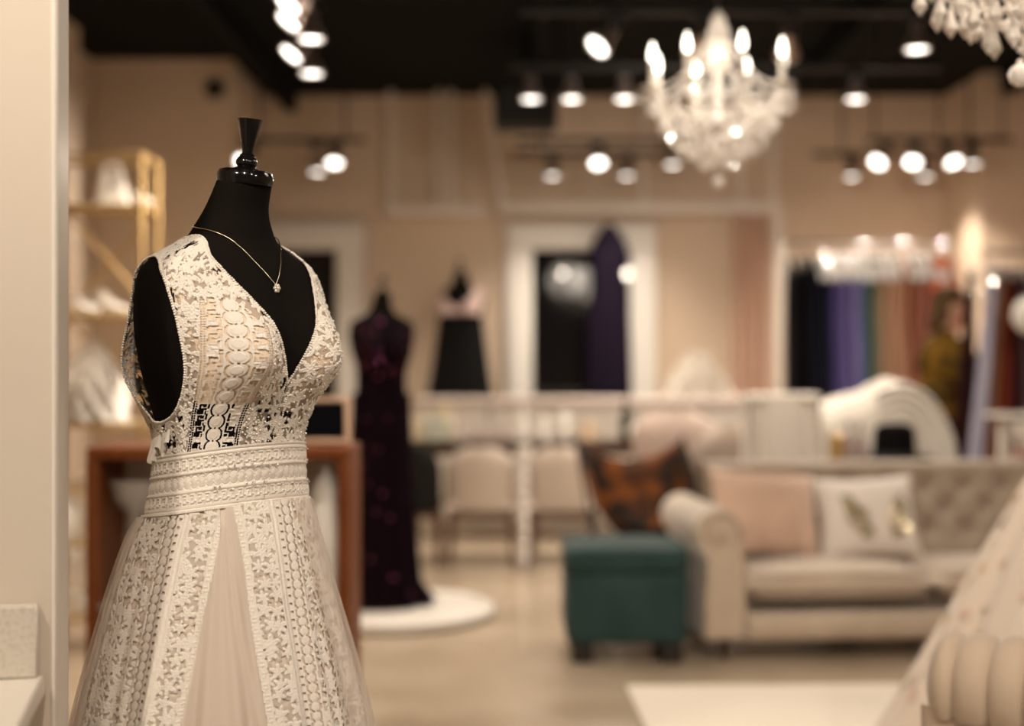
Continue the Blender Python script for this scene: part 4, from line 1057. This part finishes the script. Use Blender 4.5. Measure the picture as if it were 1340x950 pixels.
puffy(ow*1.015, ow*1.015, .412, .515, .025).build('lid', TEAL, ot)
for sx_ in (-1, 1):
    for sy_ in (-1, 1): MB().box((sx_*ow*.36, sy_*ow*.36, .05), (.095, .095, .10), bev=.008).build('leg', mat('black_wood', (.010, .008, .007), .5), ot)

# ------------------------------------------------------------------ brown leather butterfly chair behind the ottoman
LEA = mat('cognac_hide', (.010, .006, .004), .6, spec=.06, col2=(.11, .032, .006), cscale=5.5, crange=(.47, .60), bump=(80, .2))
bf = thing('butterfly_chair', 'brown and black hide butterfly chair behind the teal ottoman', 'chair', (at(836, 0, 7.75).x, 7.85, 0), R(8))
A_, B_, C_, D_ = (-.31, .20, .93), (.31, .20, .93), (.30, -.32, .60), (-.30, -.32, .60)
G = []
for v_ in np.linspace(0, 1, 18):
    row = []
    for u_ in np.linspace(0, 1, 18):
        p = np.array(A_)*(1-u_)*(1-v_)+np.array(B_)*u_*(1-v_)+np.array(C_)*u_*v_+np.array(D_)*(1-u_)*v_
        sag = math.sin(u_*math.pi)**.8*(.13*(1-v_)+.26*math.sin(v_*math.pi)**.8+.12*v_)
        p[2] -= sag; row.append(tuple(p))
    G.append(row)
sl = MB().grid(G).build('sling', LEA, bf, angle=0)
md = sl.modifiers.new('thick', 'SOLIDIFY'); md.thickness = .008
for pth in (((-.31, .20, .935), (-.22, -.25, .012), (.22, -.25, .012), (.31, .20, .935)), ((-.30, -.32, .605), (-.20, .28, .012), (.20, .28, .012), (.30, -.32, .605))):
    MB().tube(smooth_path(pth, 1), .010, 8).build('frame_rod', BLKMETAL, bf)
mb = MB()
SEQC = mat('copper_sequin', (.80, .40, .24), .15, metal=1)
g = np.random.default_rng(11)
for k in range(26): mb.ball((-.27+.54*g.random(), .185, .93-.12*math.sin(g.random()*3.1)), .007, 6, 4)
o = mb.build('copper_studs', SEQC, bf); o['kind'] = 'stuff'

# ------------------------------------------------------------------ rug
rg = thing('rug', 'cream rug lying in front of the sofa', 'rug', (1.92, 4.95, 0), R(1.5))
MB().box((0, 0, .006), (2.84, 1.98, .012), bev=.004).build('pile', mat('cream_rug', (.74, .66, .55), .95, sheen=.4, bump=(120, .6, .004)), rg)
for s in (-1, 1): MB().box((0, s*.99, .006), (2.84, .02, .014), bev=.004).build('binding', mat('rug_binding', (.66, .57, .46), .9), rg)

# ------------------------------------------------------------------ console table behind the sofa with hat and bottles
kY = 7.62; kxl, kxr = at(1092, 0, kY).x, at(1300, 0, kY).x; kzz = 1.35-(604-475)/FPX*kY
kt = thing('console_table', 'dark narrow console table standing behind the sofa', 'table', ((kxl+kxr)/2, kY, 0), R(3)); kwid = kxr-kxl
MB().box((0, 0, kzz-.018), (kwid, .34, .036), bev=.006).build('table_top', DARKW, kt)
MB().box((0, 0, .20), (kwid-.06, .30, .025), bev=.004).build('shelf', DARKW, kt)
for s in (-1, 1):
    for q in (-1, 1): MB().box((s*(kwid/2-.03), q*.14, (kzz-.036)/2), (.04, .04, kzz-.036), bev=.005).build('leg', DARKW, kt)
def kx(px): return at(px, 0, kY-.03).x
ht = thing('felt_hat', 'black felt hat with a high crown on the console table', 'hat', (kx(1172), kY-.01, kzz), R(20)); ht.scale = (1.25, .9, 1.15)
FELT = mat('black_felt', (.007, .006, .006), .9, spec=.04)
MB().lathe([(0, .0), (.17, .012), (.185, .02), (.17, .022), (.105, .014), (.102, .05), (.098, .13), (.088, .165), (.05, .180), (0, .172)], 36, sx=1, sy=.85).build('felt_body', FELT, ht)
MB().lathe([(.104, .016), (.106, .018), (.104, .046), (.102, .046)], 36, sx=1, sy=.85).build('band', mat('hat_band', (.02, .018, .016), .4), ht)
bottle('slim pale bottle with a black cap on the console, nearer the gold candle', (kx(1106), kY-.11, kzz), .026, .22, mat('smoky_bottle', (.34, .26, .24), .25), GLOSSBLK)
bottle('slim pale bottle with a black cap on the console, nearer the black hat', (kx(1121), kY-.11, kzz), .026, .21, MATS['smoky_bottle'], GLOSSBLK)
cd = thing('jar_candle', 'golden jar candle at the end of the console table', 'candle', (kx(1098)+.015, kY+.05, kzz))
MB().lathe([(0, 0), (.05, 0), (.052, .01), (.052, .12), (.048, .12), (.047, .09), (0, .09)], 24).build('jar', mat('gold_glass', (.60, .40, .16), .15, metal=.5), cd)
MB().lathe([(0, .12), (.054, .12), (.054, .14), (.01, .145), (0, .15)], 24).build('lid', GOLD, cd)

# pleated slipcovered chair and the camelback armchair behind the sofa
WC = mat('white_slipcover', (.68, .625, .555), .75, sheen=.2, bump=(100, .2))
sc_ = thing('slipcovered_chair', 'chair under a white pleated slipcover next to the white armchair', 'chair', (at(1025, 0, 7.75).x, 7.80, 0), R(4))
G = []; hz = 1.35-(518-475)/FPX*7.6; ww = .205
for z in np.linspace(.02, hz, 20):
    fl = 1+.12*(1-z/hz)
    G.append([(math.copysign(abs(math.cos(a))**.35, math.cos(a))*ww*fl, math.copysign(abs(math.sin(a))**.5, math.sin(a))*(.07+.14*(1-z/hz))*fl+.020*math.sin(a*13), z) for a in np.linspace(0, 2*math.pi, 180, endpoint=False)])
MB().grid(G, cv=True, cap1=True).build('slipcover', WC, sc_, angle=50)
MB().box((0, -.0, hz-.015), (ww*2.02, .16, .045), bev=.02).build('top_band', WC, sc_)
ac = thing('camelback_armchair', 'tall white armchair with a humped back and sweeping arm behind the console', 'chair', (at(1160, 0, 8.3).x, 8.35, 0), R(0))
W2 = 1.2
ax = np.linspace(-1, 1, 60)
sc8 = 8.25/FPX
def crest_z(px): return 1.35-(np.interp(px, [1070, 1078, 1100, 1125, 1145, 1160, 1178, 1200, 1222, 1238, 1246, 1250], [535, 522, 517, 512, 498, 493, 499, 513, 536, 570, 600, 630])-475)*sc8
pxs = np.linspace(1072, 1248, 50); xs_ = (pxs-1160)*sc8; zt = crest_z(pxs)
for _ in range(2): zt = np.convolve(np.pad(zt, 2, 'edge'), np.ones(5)/5, 'valid')
mb = MB(); G = []
for k, y in enumerate((-.05, -.09, -.05, .05, .09, .05)): pass
prof = [(-.10, 0), (-.13, .3), (-.13, .8), (-.10, .96), (-.04, 1.0), (.02, .99), (.08, .93), (.11, .5), (.11, 0)]
for (y, q) in prof: G.append([(x, y, .30+(z-.30)*q) for x, z in zip(xs_, zt)])
mb.grid(G); mb.build('backrest', WC, ac, angle=0)
cushion(.74, .60, .20).build('seat', WC, ac).location = (0, .38-.02, .40)
for s in (-1, 1):
    pth = smooth_path([(s*.36, .08, .78), (s*.40, .25, .74), (s*.41, .5, .66), (s*.41, .66, .60), (s*.40, .68, .30)], 6)
    MB().tube(pth, .065, 12).build('arm', WC, ac)
    for y in (0, .62): MB().lathe([(0, 0), (.018, 0), (.03, .34), (0, .34)], 12, c=(s*.33, y, 0)).build('leg', DARKW, ac)
MB().box((0, .34, .31), (.74, .62, .10), bev=.03).build('seat_base', WC, ac)
# white satin stole draped over the sweeping side of the armchair
stl = thing('satin_stole', 'white satin stole arching over the armchair beside the black hat', 'stole', (at(1160, 0, 8.0).x, 8.02, 0))
G = []
spath = smooth_path([(1150, 528), (1178, 520), (1204, 532), (1222, 560), (1230, 590), (1234, 640)], 6)
s8 = 8.02/FPX
for i, p in enumerate(spath):
    a = np.array(spath[min(i+1, len(spath)-1)])-np.array(spath[max(i-1, 0)]); a = a/np.linalg.norm(a); nn = np.array([-a[1], a[0]])
    G.append([((p[0]+nn[0]*w-1160)*s8, -.02+.014*math.sin(w*.55+i*.12), 1.35-(p[1]+nn[1]*w-475)*s8) for w in np.linspace(-19, 19, 26)])
so_ = MB().grid(G).build('draped_cloth', WSATIN, stl, angle=0); md = so_.modifiers.new('thick', 'SOLIDIFY'); md.thickness = .012
MB().box((.30, .02, .33), (.03, .03, .66), bev=.004).build('stand_post', FROST, stl)

# ------------------------------------------------------------------ gown racks
def hanging_gown(label, x, y, zr, L, col, rz, thick=.055, depth=.20, sparkle=False, short=False, group='gowns on the far rack', name='hanging_gown', flare=1.0, lean=0.0, rough=.6):
    t = thing(name, label, 'gown', (x, y, zr-L), rz, group)
    m = mat('gown_%02d_%02d_%02d' % tuple(int(c*99) for c in col), col, rough, spec=.05)
    G = []; N = 56
    for q in np.linspace(0, 1, 26):                        # 0 top, 1 hem
        z = (L-.10)*(1-q)
        sh = min(1, .25+q*9) if q < .09 else 1
        tx = thick*(.35+.35*min(1, q*8)+.5*q*flare); ty = depth*sh*(1-.28*math.exp(-((q-.22)/.10)**2)+.28*q)
        row = []
        for a in np.linspace(0, 2*math.pi, N, endpoint=False):
            f = 1+.16*min(1, q*2.5)*math.sin(a*7+label.__len__())+.08*q*math.sin(a*15)
            row.append((math.cos(a)*tx*f+lean*q, math.sin(a)*ty*(1+.05*q*math.sin(a*9)), z))
        G.append(row)
    MB().grid(G, cv=True, cap0=False, cap1=True).build('dress', m, t, angle=0)
    hg = MB().tube(smooth_path([(0, -.19, L-.17), (0, -.10, L-.12), (0, 0, L-.085), (0, .10, L-.12), (0, .19, L-.17)], 4), .007, 6).build('hanger', WHITE, t)
    MB().tube([(0, 0, L-.085)]+[(0, .018*math.cos(a)-.0, L-.012+.020*math.sin(a)) for a in np.linspace(-1.6, 2.9, 10)], .0025, 6).build('hook', CHROME, hg)
    if sparkle:
        g = np.random.default_rng(len(label)); mb = MB()
        for k in range(70):
            a = g.uniform(0, 2*math.pi); zz_ = L-.11-abs(g.normal())*.10
            p = Vector((math.cos(a)*thick*.75, math.sin(a)*depth*.85, zz_)); n_ = Vector((g.normal()*.7, -1, g.normal()*.8+.4)).normalized(); a1 = n_.orthogonal().normalized(); b1 = n_.cross(a1)
            mb.add([tuple(p+(a1*math.cos(w_)+b1*math.sin(w_))*.011) for w_ in np.linspace(0, 2*math.pi, 6, endpoint=False)], [(0, 1, 2, 3, 4, 5)])
        if group == 'gowns on the far rack':
            G = []
            for q in np.linspace(0, 1, 8):
                G.append([(math.cos(a)*thick*(.35+.75*q)*(1+.1*math.sin(a*9)), math.sin(a)*depth*(.12+.92*q**.6), L-.075-.20*q-.015*math.sin(a*6+len(label))*q) for a in np.linspace(0, 2*math.pi, 40, endpoint=False)])
            MB().grid(G, cv=True).build('shoulder_cover', mat('white_cover', (.86, .83, .80), .35), t, angle=0)
        o = mb.build('beading', mat('silver_bead', (.92, .90, .88), .12, metal=1), t, angle=0); o['kind'] = 'stuff'
    return t
def rack(label, x0, x1, y0, y1, z, posts=(0.02, .98)):
    t = thing('clothes_rack', label, 'clothes rack', (x0, y0, 0)); d = Vector((x1-x0, y1-y0, 0)); L = d.length; rz = math.atan2(d.y, d.x); t.rotation_euler = (0, 0, rz)
    MB().tube([(0, 0, z), (L, 0, z)], .014, 12).build('rail', CHROME, t)
    for k in posts:
        MB().tube([(L*k, 0, .03), (L*k, 0, z)], .014, 12).build('post', CHROME, t)
        MB().tube([(L*k, -.26, .02), (L*k, .26, .02)], .016, 10).build('foot', CHROME, t)
        MB().ball((L*k, 0, z+.012), .022, 12, 8).build('finial', CHROME, t)
    return t
rY = 10.3; rz_ = 1.35+157/FPX*rY
rack('chrome clothes rack holding the rainbow of long gowns by the back wall', at(1027, 0, rY).x, at(1238, 0, rY).x, rY, rY, rz_, (0.0, 1.0))
def rx(px): return at(px, 0, rY).x
gl_ = [(1036, (.006, .006, .007), 'black gown at the end of the far rack next to the curtain frame', 0), (1050, (.008, .008, .010), 'plain black gown second from the curtain end of the far rack', 0), (1064, (.010, .010, .018), 'blue-black gown on the far rack', 0), (1077, (.008, .009, .020), 'midnight navy gown next to the indigo one', 1),
       (1091, (.085, .068, .20), 'dark indigo gown on the far rack', 1), (1104, (.15, .125, .32), 'indigo violet gown on the far rack', 1), (1118, (.22, .195, .42), 'pale periwinkle gown on the far rack', 1), (1130, (.010, .075, .085), 'dark teal gown on the far rack', 1),
       (1141, (.22, .22, .16), 'sage green gown on the far rack', 1), (1153, (.50, .31, .20), 'peach gown beside the sage one', 1), (1166, (.56, .33, .22), 'light apricot gown on the far rack', 1), (1179, (.42, .20, .125), 'dusty salmon gown on the far rack', 0), (1192, (.40, .16, .10), 'terracotta gown on the far rack', 1), (1204, (.42, .17, .13), 'rose clay gown on the far rack', 1)]
for (px, col, lab, spk) in gl_: hanging_gown(lab, rx(px), rY, rz_, 1.95, col, R(rnd.uniform(-6, 6)), .047, .21, bool(spk))
hanging_gown('short bright orange satin dress at the end of the far rack', rx(1217), rY-.02, rz_, .66, (.80, .17, .035), R(25), .085, .20, True, flare=.7)
hanging_gown('short peach satin dress at the far rack end beside the orange one', rx(1229), rY-.04, rz_, .62, (.72, .38, .26), R(30), .045, .18, False, flare=.7)
hanging_gown('long dark violet sequinned gown hanging in front of the tall window', at(797, 0, 12.19).x, 12.19, 2.64, 2.35, (.011, .007, .016), R(82), .07, .165, True, group='gown on the fitting rail')
qY = 8.75; qz = 1.35+145/FPX*qY
rack('chrome clothes rack by the side wall near the person', at(1284, 0, qY).x, at(1284, 0, qY).x+1.35, qY, qY+.25, qz)
ql = [(1277, (.016, .004, .004), 'dark red gown at the near end of the side rack', .032, -.08), (1298, (.32, .305, .385), 'long lavender grey gown on the side rack', .050, -.17), (1313, (.62, .33, .20), 'peach satin gown beside the lavender grey one', .05, -.13), (1322, (.30, .06, .03), 'rust gown on the side rack', .05, -.06), (1333, (.07, .020, .024), 'burgundy gown on the side rack', .06, -.03), (1346, (.13, .07, .085), 'muted plum gown on the side rack', .06, 0), (1362, (.30, .24, .18), 'taupe gown on the side rack', .06, 0)]
for i, (px, col, lab, th, ln) in enumerate(ql): hanging_gown(lab, at(px, 0, qY).x, qY+.02+.02*i-(.10 if i == 1 else 0)+(.06 if i == 0 else 0), qz, 1.88, col, R(rnd.uniform(-18, -10)), th, .10 if i == 0 else .19, i in (0, 1, 4), group='gowns on the side rack', lean=ln, flare=4.0 if i == 0 else 1.0)
# side table at the picture edge with a white pot, flowers and a globe lamp
sY = 7.05; szt = 1.35-(541-475)/FPX*sY
sY = 7.95; sd = thing('side_table', 'small side table with a white top and one square post past the sofa end', 'table', (at(1335, 0, sY).x, sY, 0)); szt = 1.35-(541-475)/FPX*sY
MB().box((0, 0, szt-.012), (.30, .30, .024), bev=.006).build('table_top', WHITE, sd)
MB().box((-.085, 0, (szt-.024)/2+.01), (.065, .065, szt-.04), bev=.006).build('post', FROST, sd)
MB().box((0, 0, .012), (.28, .28, .024), bev=.006).build('base', FROST, sd)
gb = thing('globe_lamp', 'white globe table lamp on the small white side table', 'lamp', (sd.location.x+.085, sY+.03, szt))
MB().lathe([(0, 0), (.06, 0), (.06, .015), (.012, .03), (.010, .44), (0, .44)], 20).build('base', CHROME, gb)
MB().ball((0, 0, .55), .115, 24, 16).build('globe', mat('globe_white', (.82, .78, .72), .4), gb)
wp = thing('ceramic_planter', 'white ceramic bowl with copper roses on the side of the tufted sofa', 'planter', (at(1345, 0, 7.62).x, 7.40, 0))
wp.location = (at(1352, 0, 7.62).x, 7.62, 0)
pz = 1.35-(592-475)/FPX*7.62
MB().lathe([(0, pz), (.06, pz), (.10, pz+.06), (.112, pz+.16), (.105, pz+.16), (.09, pz+.07), (0, pz+.02)], 28).build('bowl', CER, wp)
MB().lathe([(0, 0), (.12, 0), (.12, .02), (.02, .04), (.018, pz-.02), (.07, pz), (0, pz)], 20).build('pedestal', DARKW, wp)
for k in range(7): MB().ball((.075*math.cos(k*.9)-.05, -.10+.05*math.sin(k*.9), pz-.02+.03*math.sin(k*2)), (.028, .026, .024), 8, 6).build('rose', mat('copper_rose', (.62, .36, .26), .4), wp)

# ------------------------------------------------------------------ tufted chair and embroidered gown in the near corner
TC = mat('camel_velvet', (.52, .405, .30), .7, sheen=.4, bump=(220, .2))
nc = at(1300, 905, 2.95)
tc = thing('tufted_armchair', 'beige channel tufted armchair with a rolled back in the near corner', 'chair', (1.18, 2.95, 0), R(-32))
# rolled top of the back: fat channels fanned round the roll
cxr, cyr, czr = 0.0, 0.0, .655
for k in range(9):
    x0_ = -.275+k*.072; G = []
    for a in np.linspace(-.6, math.pi*1.45, 26):
        row = []
        for u_ in np.linspace(-1, 1, 11):
            bul = .020*math.sqrt(max(0, 1-u_*u_)); endk = 1.0
            if k == 0: endk = math.sqrt(max(.0, 1-((1-u_)/2.0)**3))
            rr = (.095+bul)*endk
            row.append((x0_+u_*.036, .0-rr*math.cos(a), czr+rr*math.sin(a)))
        G.append(row)
    MB().grid(G).build('roll_channel', TC, tc, angle=0)
for k in range(9):
    x0_ = -.275+k*.072
    G = [[(x0_+u_*.036, -.075+.03*(1-z)-.012*math.sqrt(max(0, 1-u_*u_)), .12+z*.5) for u_ in np.linspace(-1, 1, 9)] for z in np.linspace(0, 1, 8)]
    MB().grid(G).build('back_channel', TC, tc, angle=0)
MB().box((.02, .03, .36), (.62, .12, .50), bev=.03).build('back_core', TC, tc)
cushion(.62, .40, .16).build('seat', TC, tc).location = (.02, .27, .40)
MB().box((.02, .26, .27), (.62, .42, .16), bev=.03).build('seat_base', TC, tc)
for s in (-.24, .28):
    for y in (.0, .42): MB().lathe([(0, 0), (.016, 0), (.026, .16), (0, .20)], 12, c=(s, y, 0)).build('leg', DARKW, tc)

EMB = mat('embroidered_champagne', (.66, .555, .46), .75, sheen=.3, bump=(240, .3))
ez = 4.3; ecx = at(1488, 0, ez).x
dress_form('dress form wearing the floral embroidered gown behind the tufted chair', (ecx, ez, .013), R(-30))
eg = gown('ball_gown', 'champagne ball gown embroidered with small pastel flowers behind the tufted chair', 'dress', (ecx, ez, .013), R(-30), EMB, zbelt=1.20, fl=(.80, .78, .5), zn0=1.40, seed=3, fe=.8)
sk = [c for c in eg.children if c.name.startswith('skirt')][0]
vv = np.empty(len(sk.data.vertices)*3, np.float32); sk.data.vertices.foreach_get('co', vv); vv = vv.reshape(70, -1, 3)
g = np.random.default_rng(21)
em_m = [mat('emb_rose', (.62, .42, .34), .7), mat('emb_grey', (.40, .38, .36), .7), mat('emb_gold', (.66, .48, .28), .7)]
for mi in range(3):
    mb = MB()
    for k in range(150):
        i = int(g.integers(18, 68)); j = int(g.integers(1, vv.shape[1]-1)); p = Vector(vv[i, j]); tx = Vector(vv[i, j+1]-vv[i, j-1]).normalized(); tz = Vector(vv[i+1, j]-vv[i-1, j]).normalized(); n_ = tx.cross(tz); n_ = n_ if n_.dot(Vector((p.x, p.y, 0))) > 0 else -n_
        p += n_*.004; npet = 5; r0 = g.uniform(.012, .024); rot = g.uniform(0, 6)
        if mi == 1:                                        # sprig
            q = [p+(tx*math.cos(rot)*s_+tz*math.sin(rot)*s_)*1.0+n_*.001 for s_ in np.linspace(-r0*1.6, r0*1.6, 4)]
            mb.tube(q, .0014, 4)
            for s_ in (-.8, 0, .8): 
                e = p+(tx*math.cos(rot)+tz*math.sin(rot))*s_*r0; f_ = tx*math.cos(rot+.9)+tz*math.sin(rot+.9); h_ = n_.cross(f_)
                mb.add([e, e+f_*.010+h_*.003, e+f_*.018, e+f_*.010-h_*.003], [(0, 1, 2, 3)])
        else:
            for w_ in range(npet):
                a = rot+w_*2*math.pi/npet; e = p+(tx*math.cos(a)+tz*math.sin(a))*r0*.6; f_ = (tx*math.cos(a)+tz*math.sin(a)); h_ = n_.cross(f_)
                mb.add([e-f_*r0*.55, e+h_*r0*.28, e+f_*r0*.45, e-h_*r0*.28], [(0, 1, 2, 3)])
    o = mb.build('embroidered_flowers', em_m[mi], eg, angle=0); o['kind'] = 'stuff'

# ------------------------------------------------------------------ person at the racks
hY = 9.25; hp = at(1223, 0, hY)
pe = thing('person', 'person in a mustard top and black trousers reaching toward the side rack gowns', 'person', (hp.x, hY, 0), 0); pe.scale = (1.04,)*3
SKIN = mat('skin', (.62, .36, .25), .55); MUST = mat('mustard_knit', (.17, .088, .012), .9, spec=.08, bump=(120, .4), col2=(.035, .022, .006), cscale=6, crange=(.42, .60)); TROU = mat('black_trousers', (.006, .006, .007), .9, spec=.05); HAIR = mat('brown_hair', (.075, .042, .016), .6, spec=.15, bump=(60, .5))
def soft_body(name, chains, balls, m, parent, vox=.011):
    """limbs as overlapping tapered tubes fused into one continuous skin"""
    mb = MB()
    for ch_ in chains:
        pts_ = smooth_path([c_[:3] for c_ in ch_], 5); rr = np.interp(np.linspace(0, len(ch_)-1, len(pts_)), range(len(ch_)), [c_[3] for c_ in ch_])
        mb.tube([tuple(p) for p in pts_], list(rr), 14)
        mb.ball(ch_[0][:3], ch_[0][3], 12, 8); mb.ball(ch_[-1][:3], ch_[-1][3]*.98, 12, 8)
    for (c_, r_) in balls: mb.ball(c_, r_, 20, 14)
    o = mb.build(name, m, parent, angle=0)
    r = o.modifiers.new('fuse', 'REMESH'); r.mode = 'VOXEL'; r.voxel_size = vox; r.use_smooth_shade = True
    s_ = o.modifiers.new('soft', 'SMOOTH'); s_.iterations = 4; s_.factor = .5
    return o
# facing +x (toward the side rack), leaning a little forward, both hands raised to the gowns
near = [(.05, -.165, 1.40, .056), (.12, -.215, 1.20, .043), (.25, -.16, 1.34, .028)]
far_ = [(.05, .165, 1.40, .056), (.17, .20, 1.20, .043), (.33, .12, 1.30, .028)]
def hand_chains(w, s):
    x, y, z, _ = w; c = [[w, (x+.04, y, z+.03, .026), (x+.075, y, z+.055, .027)]]
    for (dy, L) in ((-.030, .058), (-.010, .070), (.010, .066), (.030, .050)):
        c.append([(x+.072, y+dy*.7, z+.054, .011), (x+.075+L*.55, y+dy, z+.070, .0095), (x+.075+L, y+dy, z+.058, .0085), (x+.070+L, y+dy, z+.038, .008)])
    c.append([(x+.030, y, z+.03, .012), (x+.058, y-s*.036, z+.050, .0105), (x+.090, y-s*.040, z+.056, .009)])
    return c
legs = [[(0, s*.085, .92, .088), (.02, s*.095, .50, .058), (-.01, s*.10, .09, .042), (.06, s*.105, .045, .036), (.13, s*.11, .035, .028)] for s in (-1, 1)]
tors = [((0, 0, .95), (.11, .165, .12)), ((.01, 0, 1.10), (.095, .135, .14)), ((.035, 0, 1.30), (.115, .165, .15)), ((.11, 0, 1.66), (.092, .076, .115)), ((.14, 0, 1.60), (.055, .052, .055))]
soft_body('body', [[(.045, 0, 1.36, .075), (.065, 0, 1.47, .055), (.09, 0, 1.58, .052)], near, far_]+legs+hand_chains(near[2], 1)+hand_chains(far_[2], -1), tors, SKIN, pe, .0075)
MB().ball((.204, 0, 1.645), (.018, .012, .020), 8, 6).build('nose', SKIN, pe)
for s in (-1, 1):
    MB().ball((.186, s*.032, 1.668), (.010, .014, .009), 8, 6).build('eye', mat('eye_dark', (.03, .02, .015), .2), pe)
    MB().ball((.105, s*.076, 1.652), (.022, .010, .030), 8, 6).build('ear', SKIN, pe)
MB().ball((.190, 0, 1.602), (.009, .024, .006), 8, 6).build('mouth', mat('lips', (.45, .18, .15), .5), pe)
fat = lambda ch_: [(x, y, z, r+.022) for (x, y, z, r) in ch_]
soft_body('knit_top', [fat(near)[:2]+[(near[2][0]-.02, near[2][1]-.0, near[2][2]-.015, .044)], fat(far_)[:2]+[(far_[2][0]-.02, far_[2][1], far_[2][2]-.015, .044)], [(.045, 0, 1.36, .10), (.062, 0, 1.455, .072), (.068, 0, 1.485, .066)]], [((0, 0, .97), (.145, .195, .12)), ((.01, 0, 1.10), (.13, .17, .15)), ((.035, 0, 1.30), (.14, .19, .16))], MUST, pe)
soft_body('trousers', [[(0, s*.085, .92, .105), (.02, s*.095, .50, .082), (-.01, s*.10, .07, .070)] for s in (-1, 1)], [((0, 0, .93), (.135, .185, .12))], TROU, pe)
for s in (-1, 1): MB().ball((.06, s*.108, .040), (.13, .048, .040), 14, 8).build('shoe', GLOSSBLK, pe)
MB().ball((.085, 0, 1.70), (.105, .092, .088), 20, 14).ball((.035, 0, 1.62), (.062, .088, .105), 16, 12).ball((.0, 0, 1.545), (.045, .07, .075), 14, 10).build('hair', HAIR, pe, angle=0)
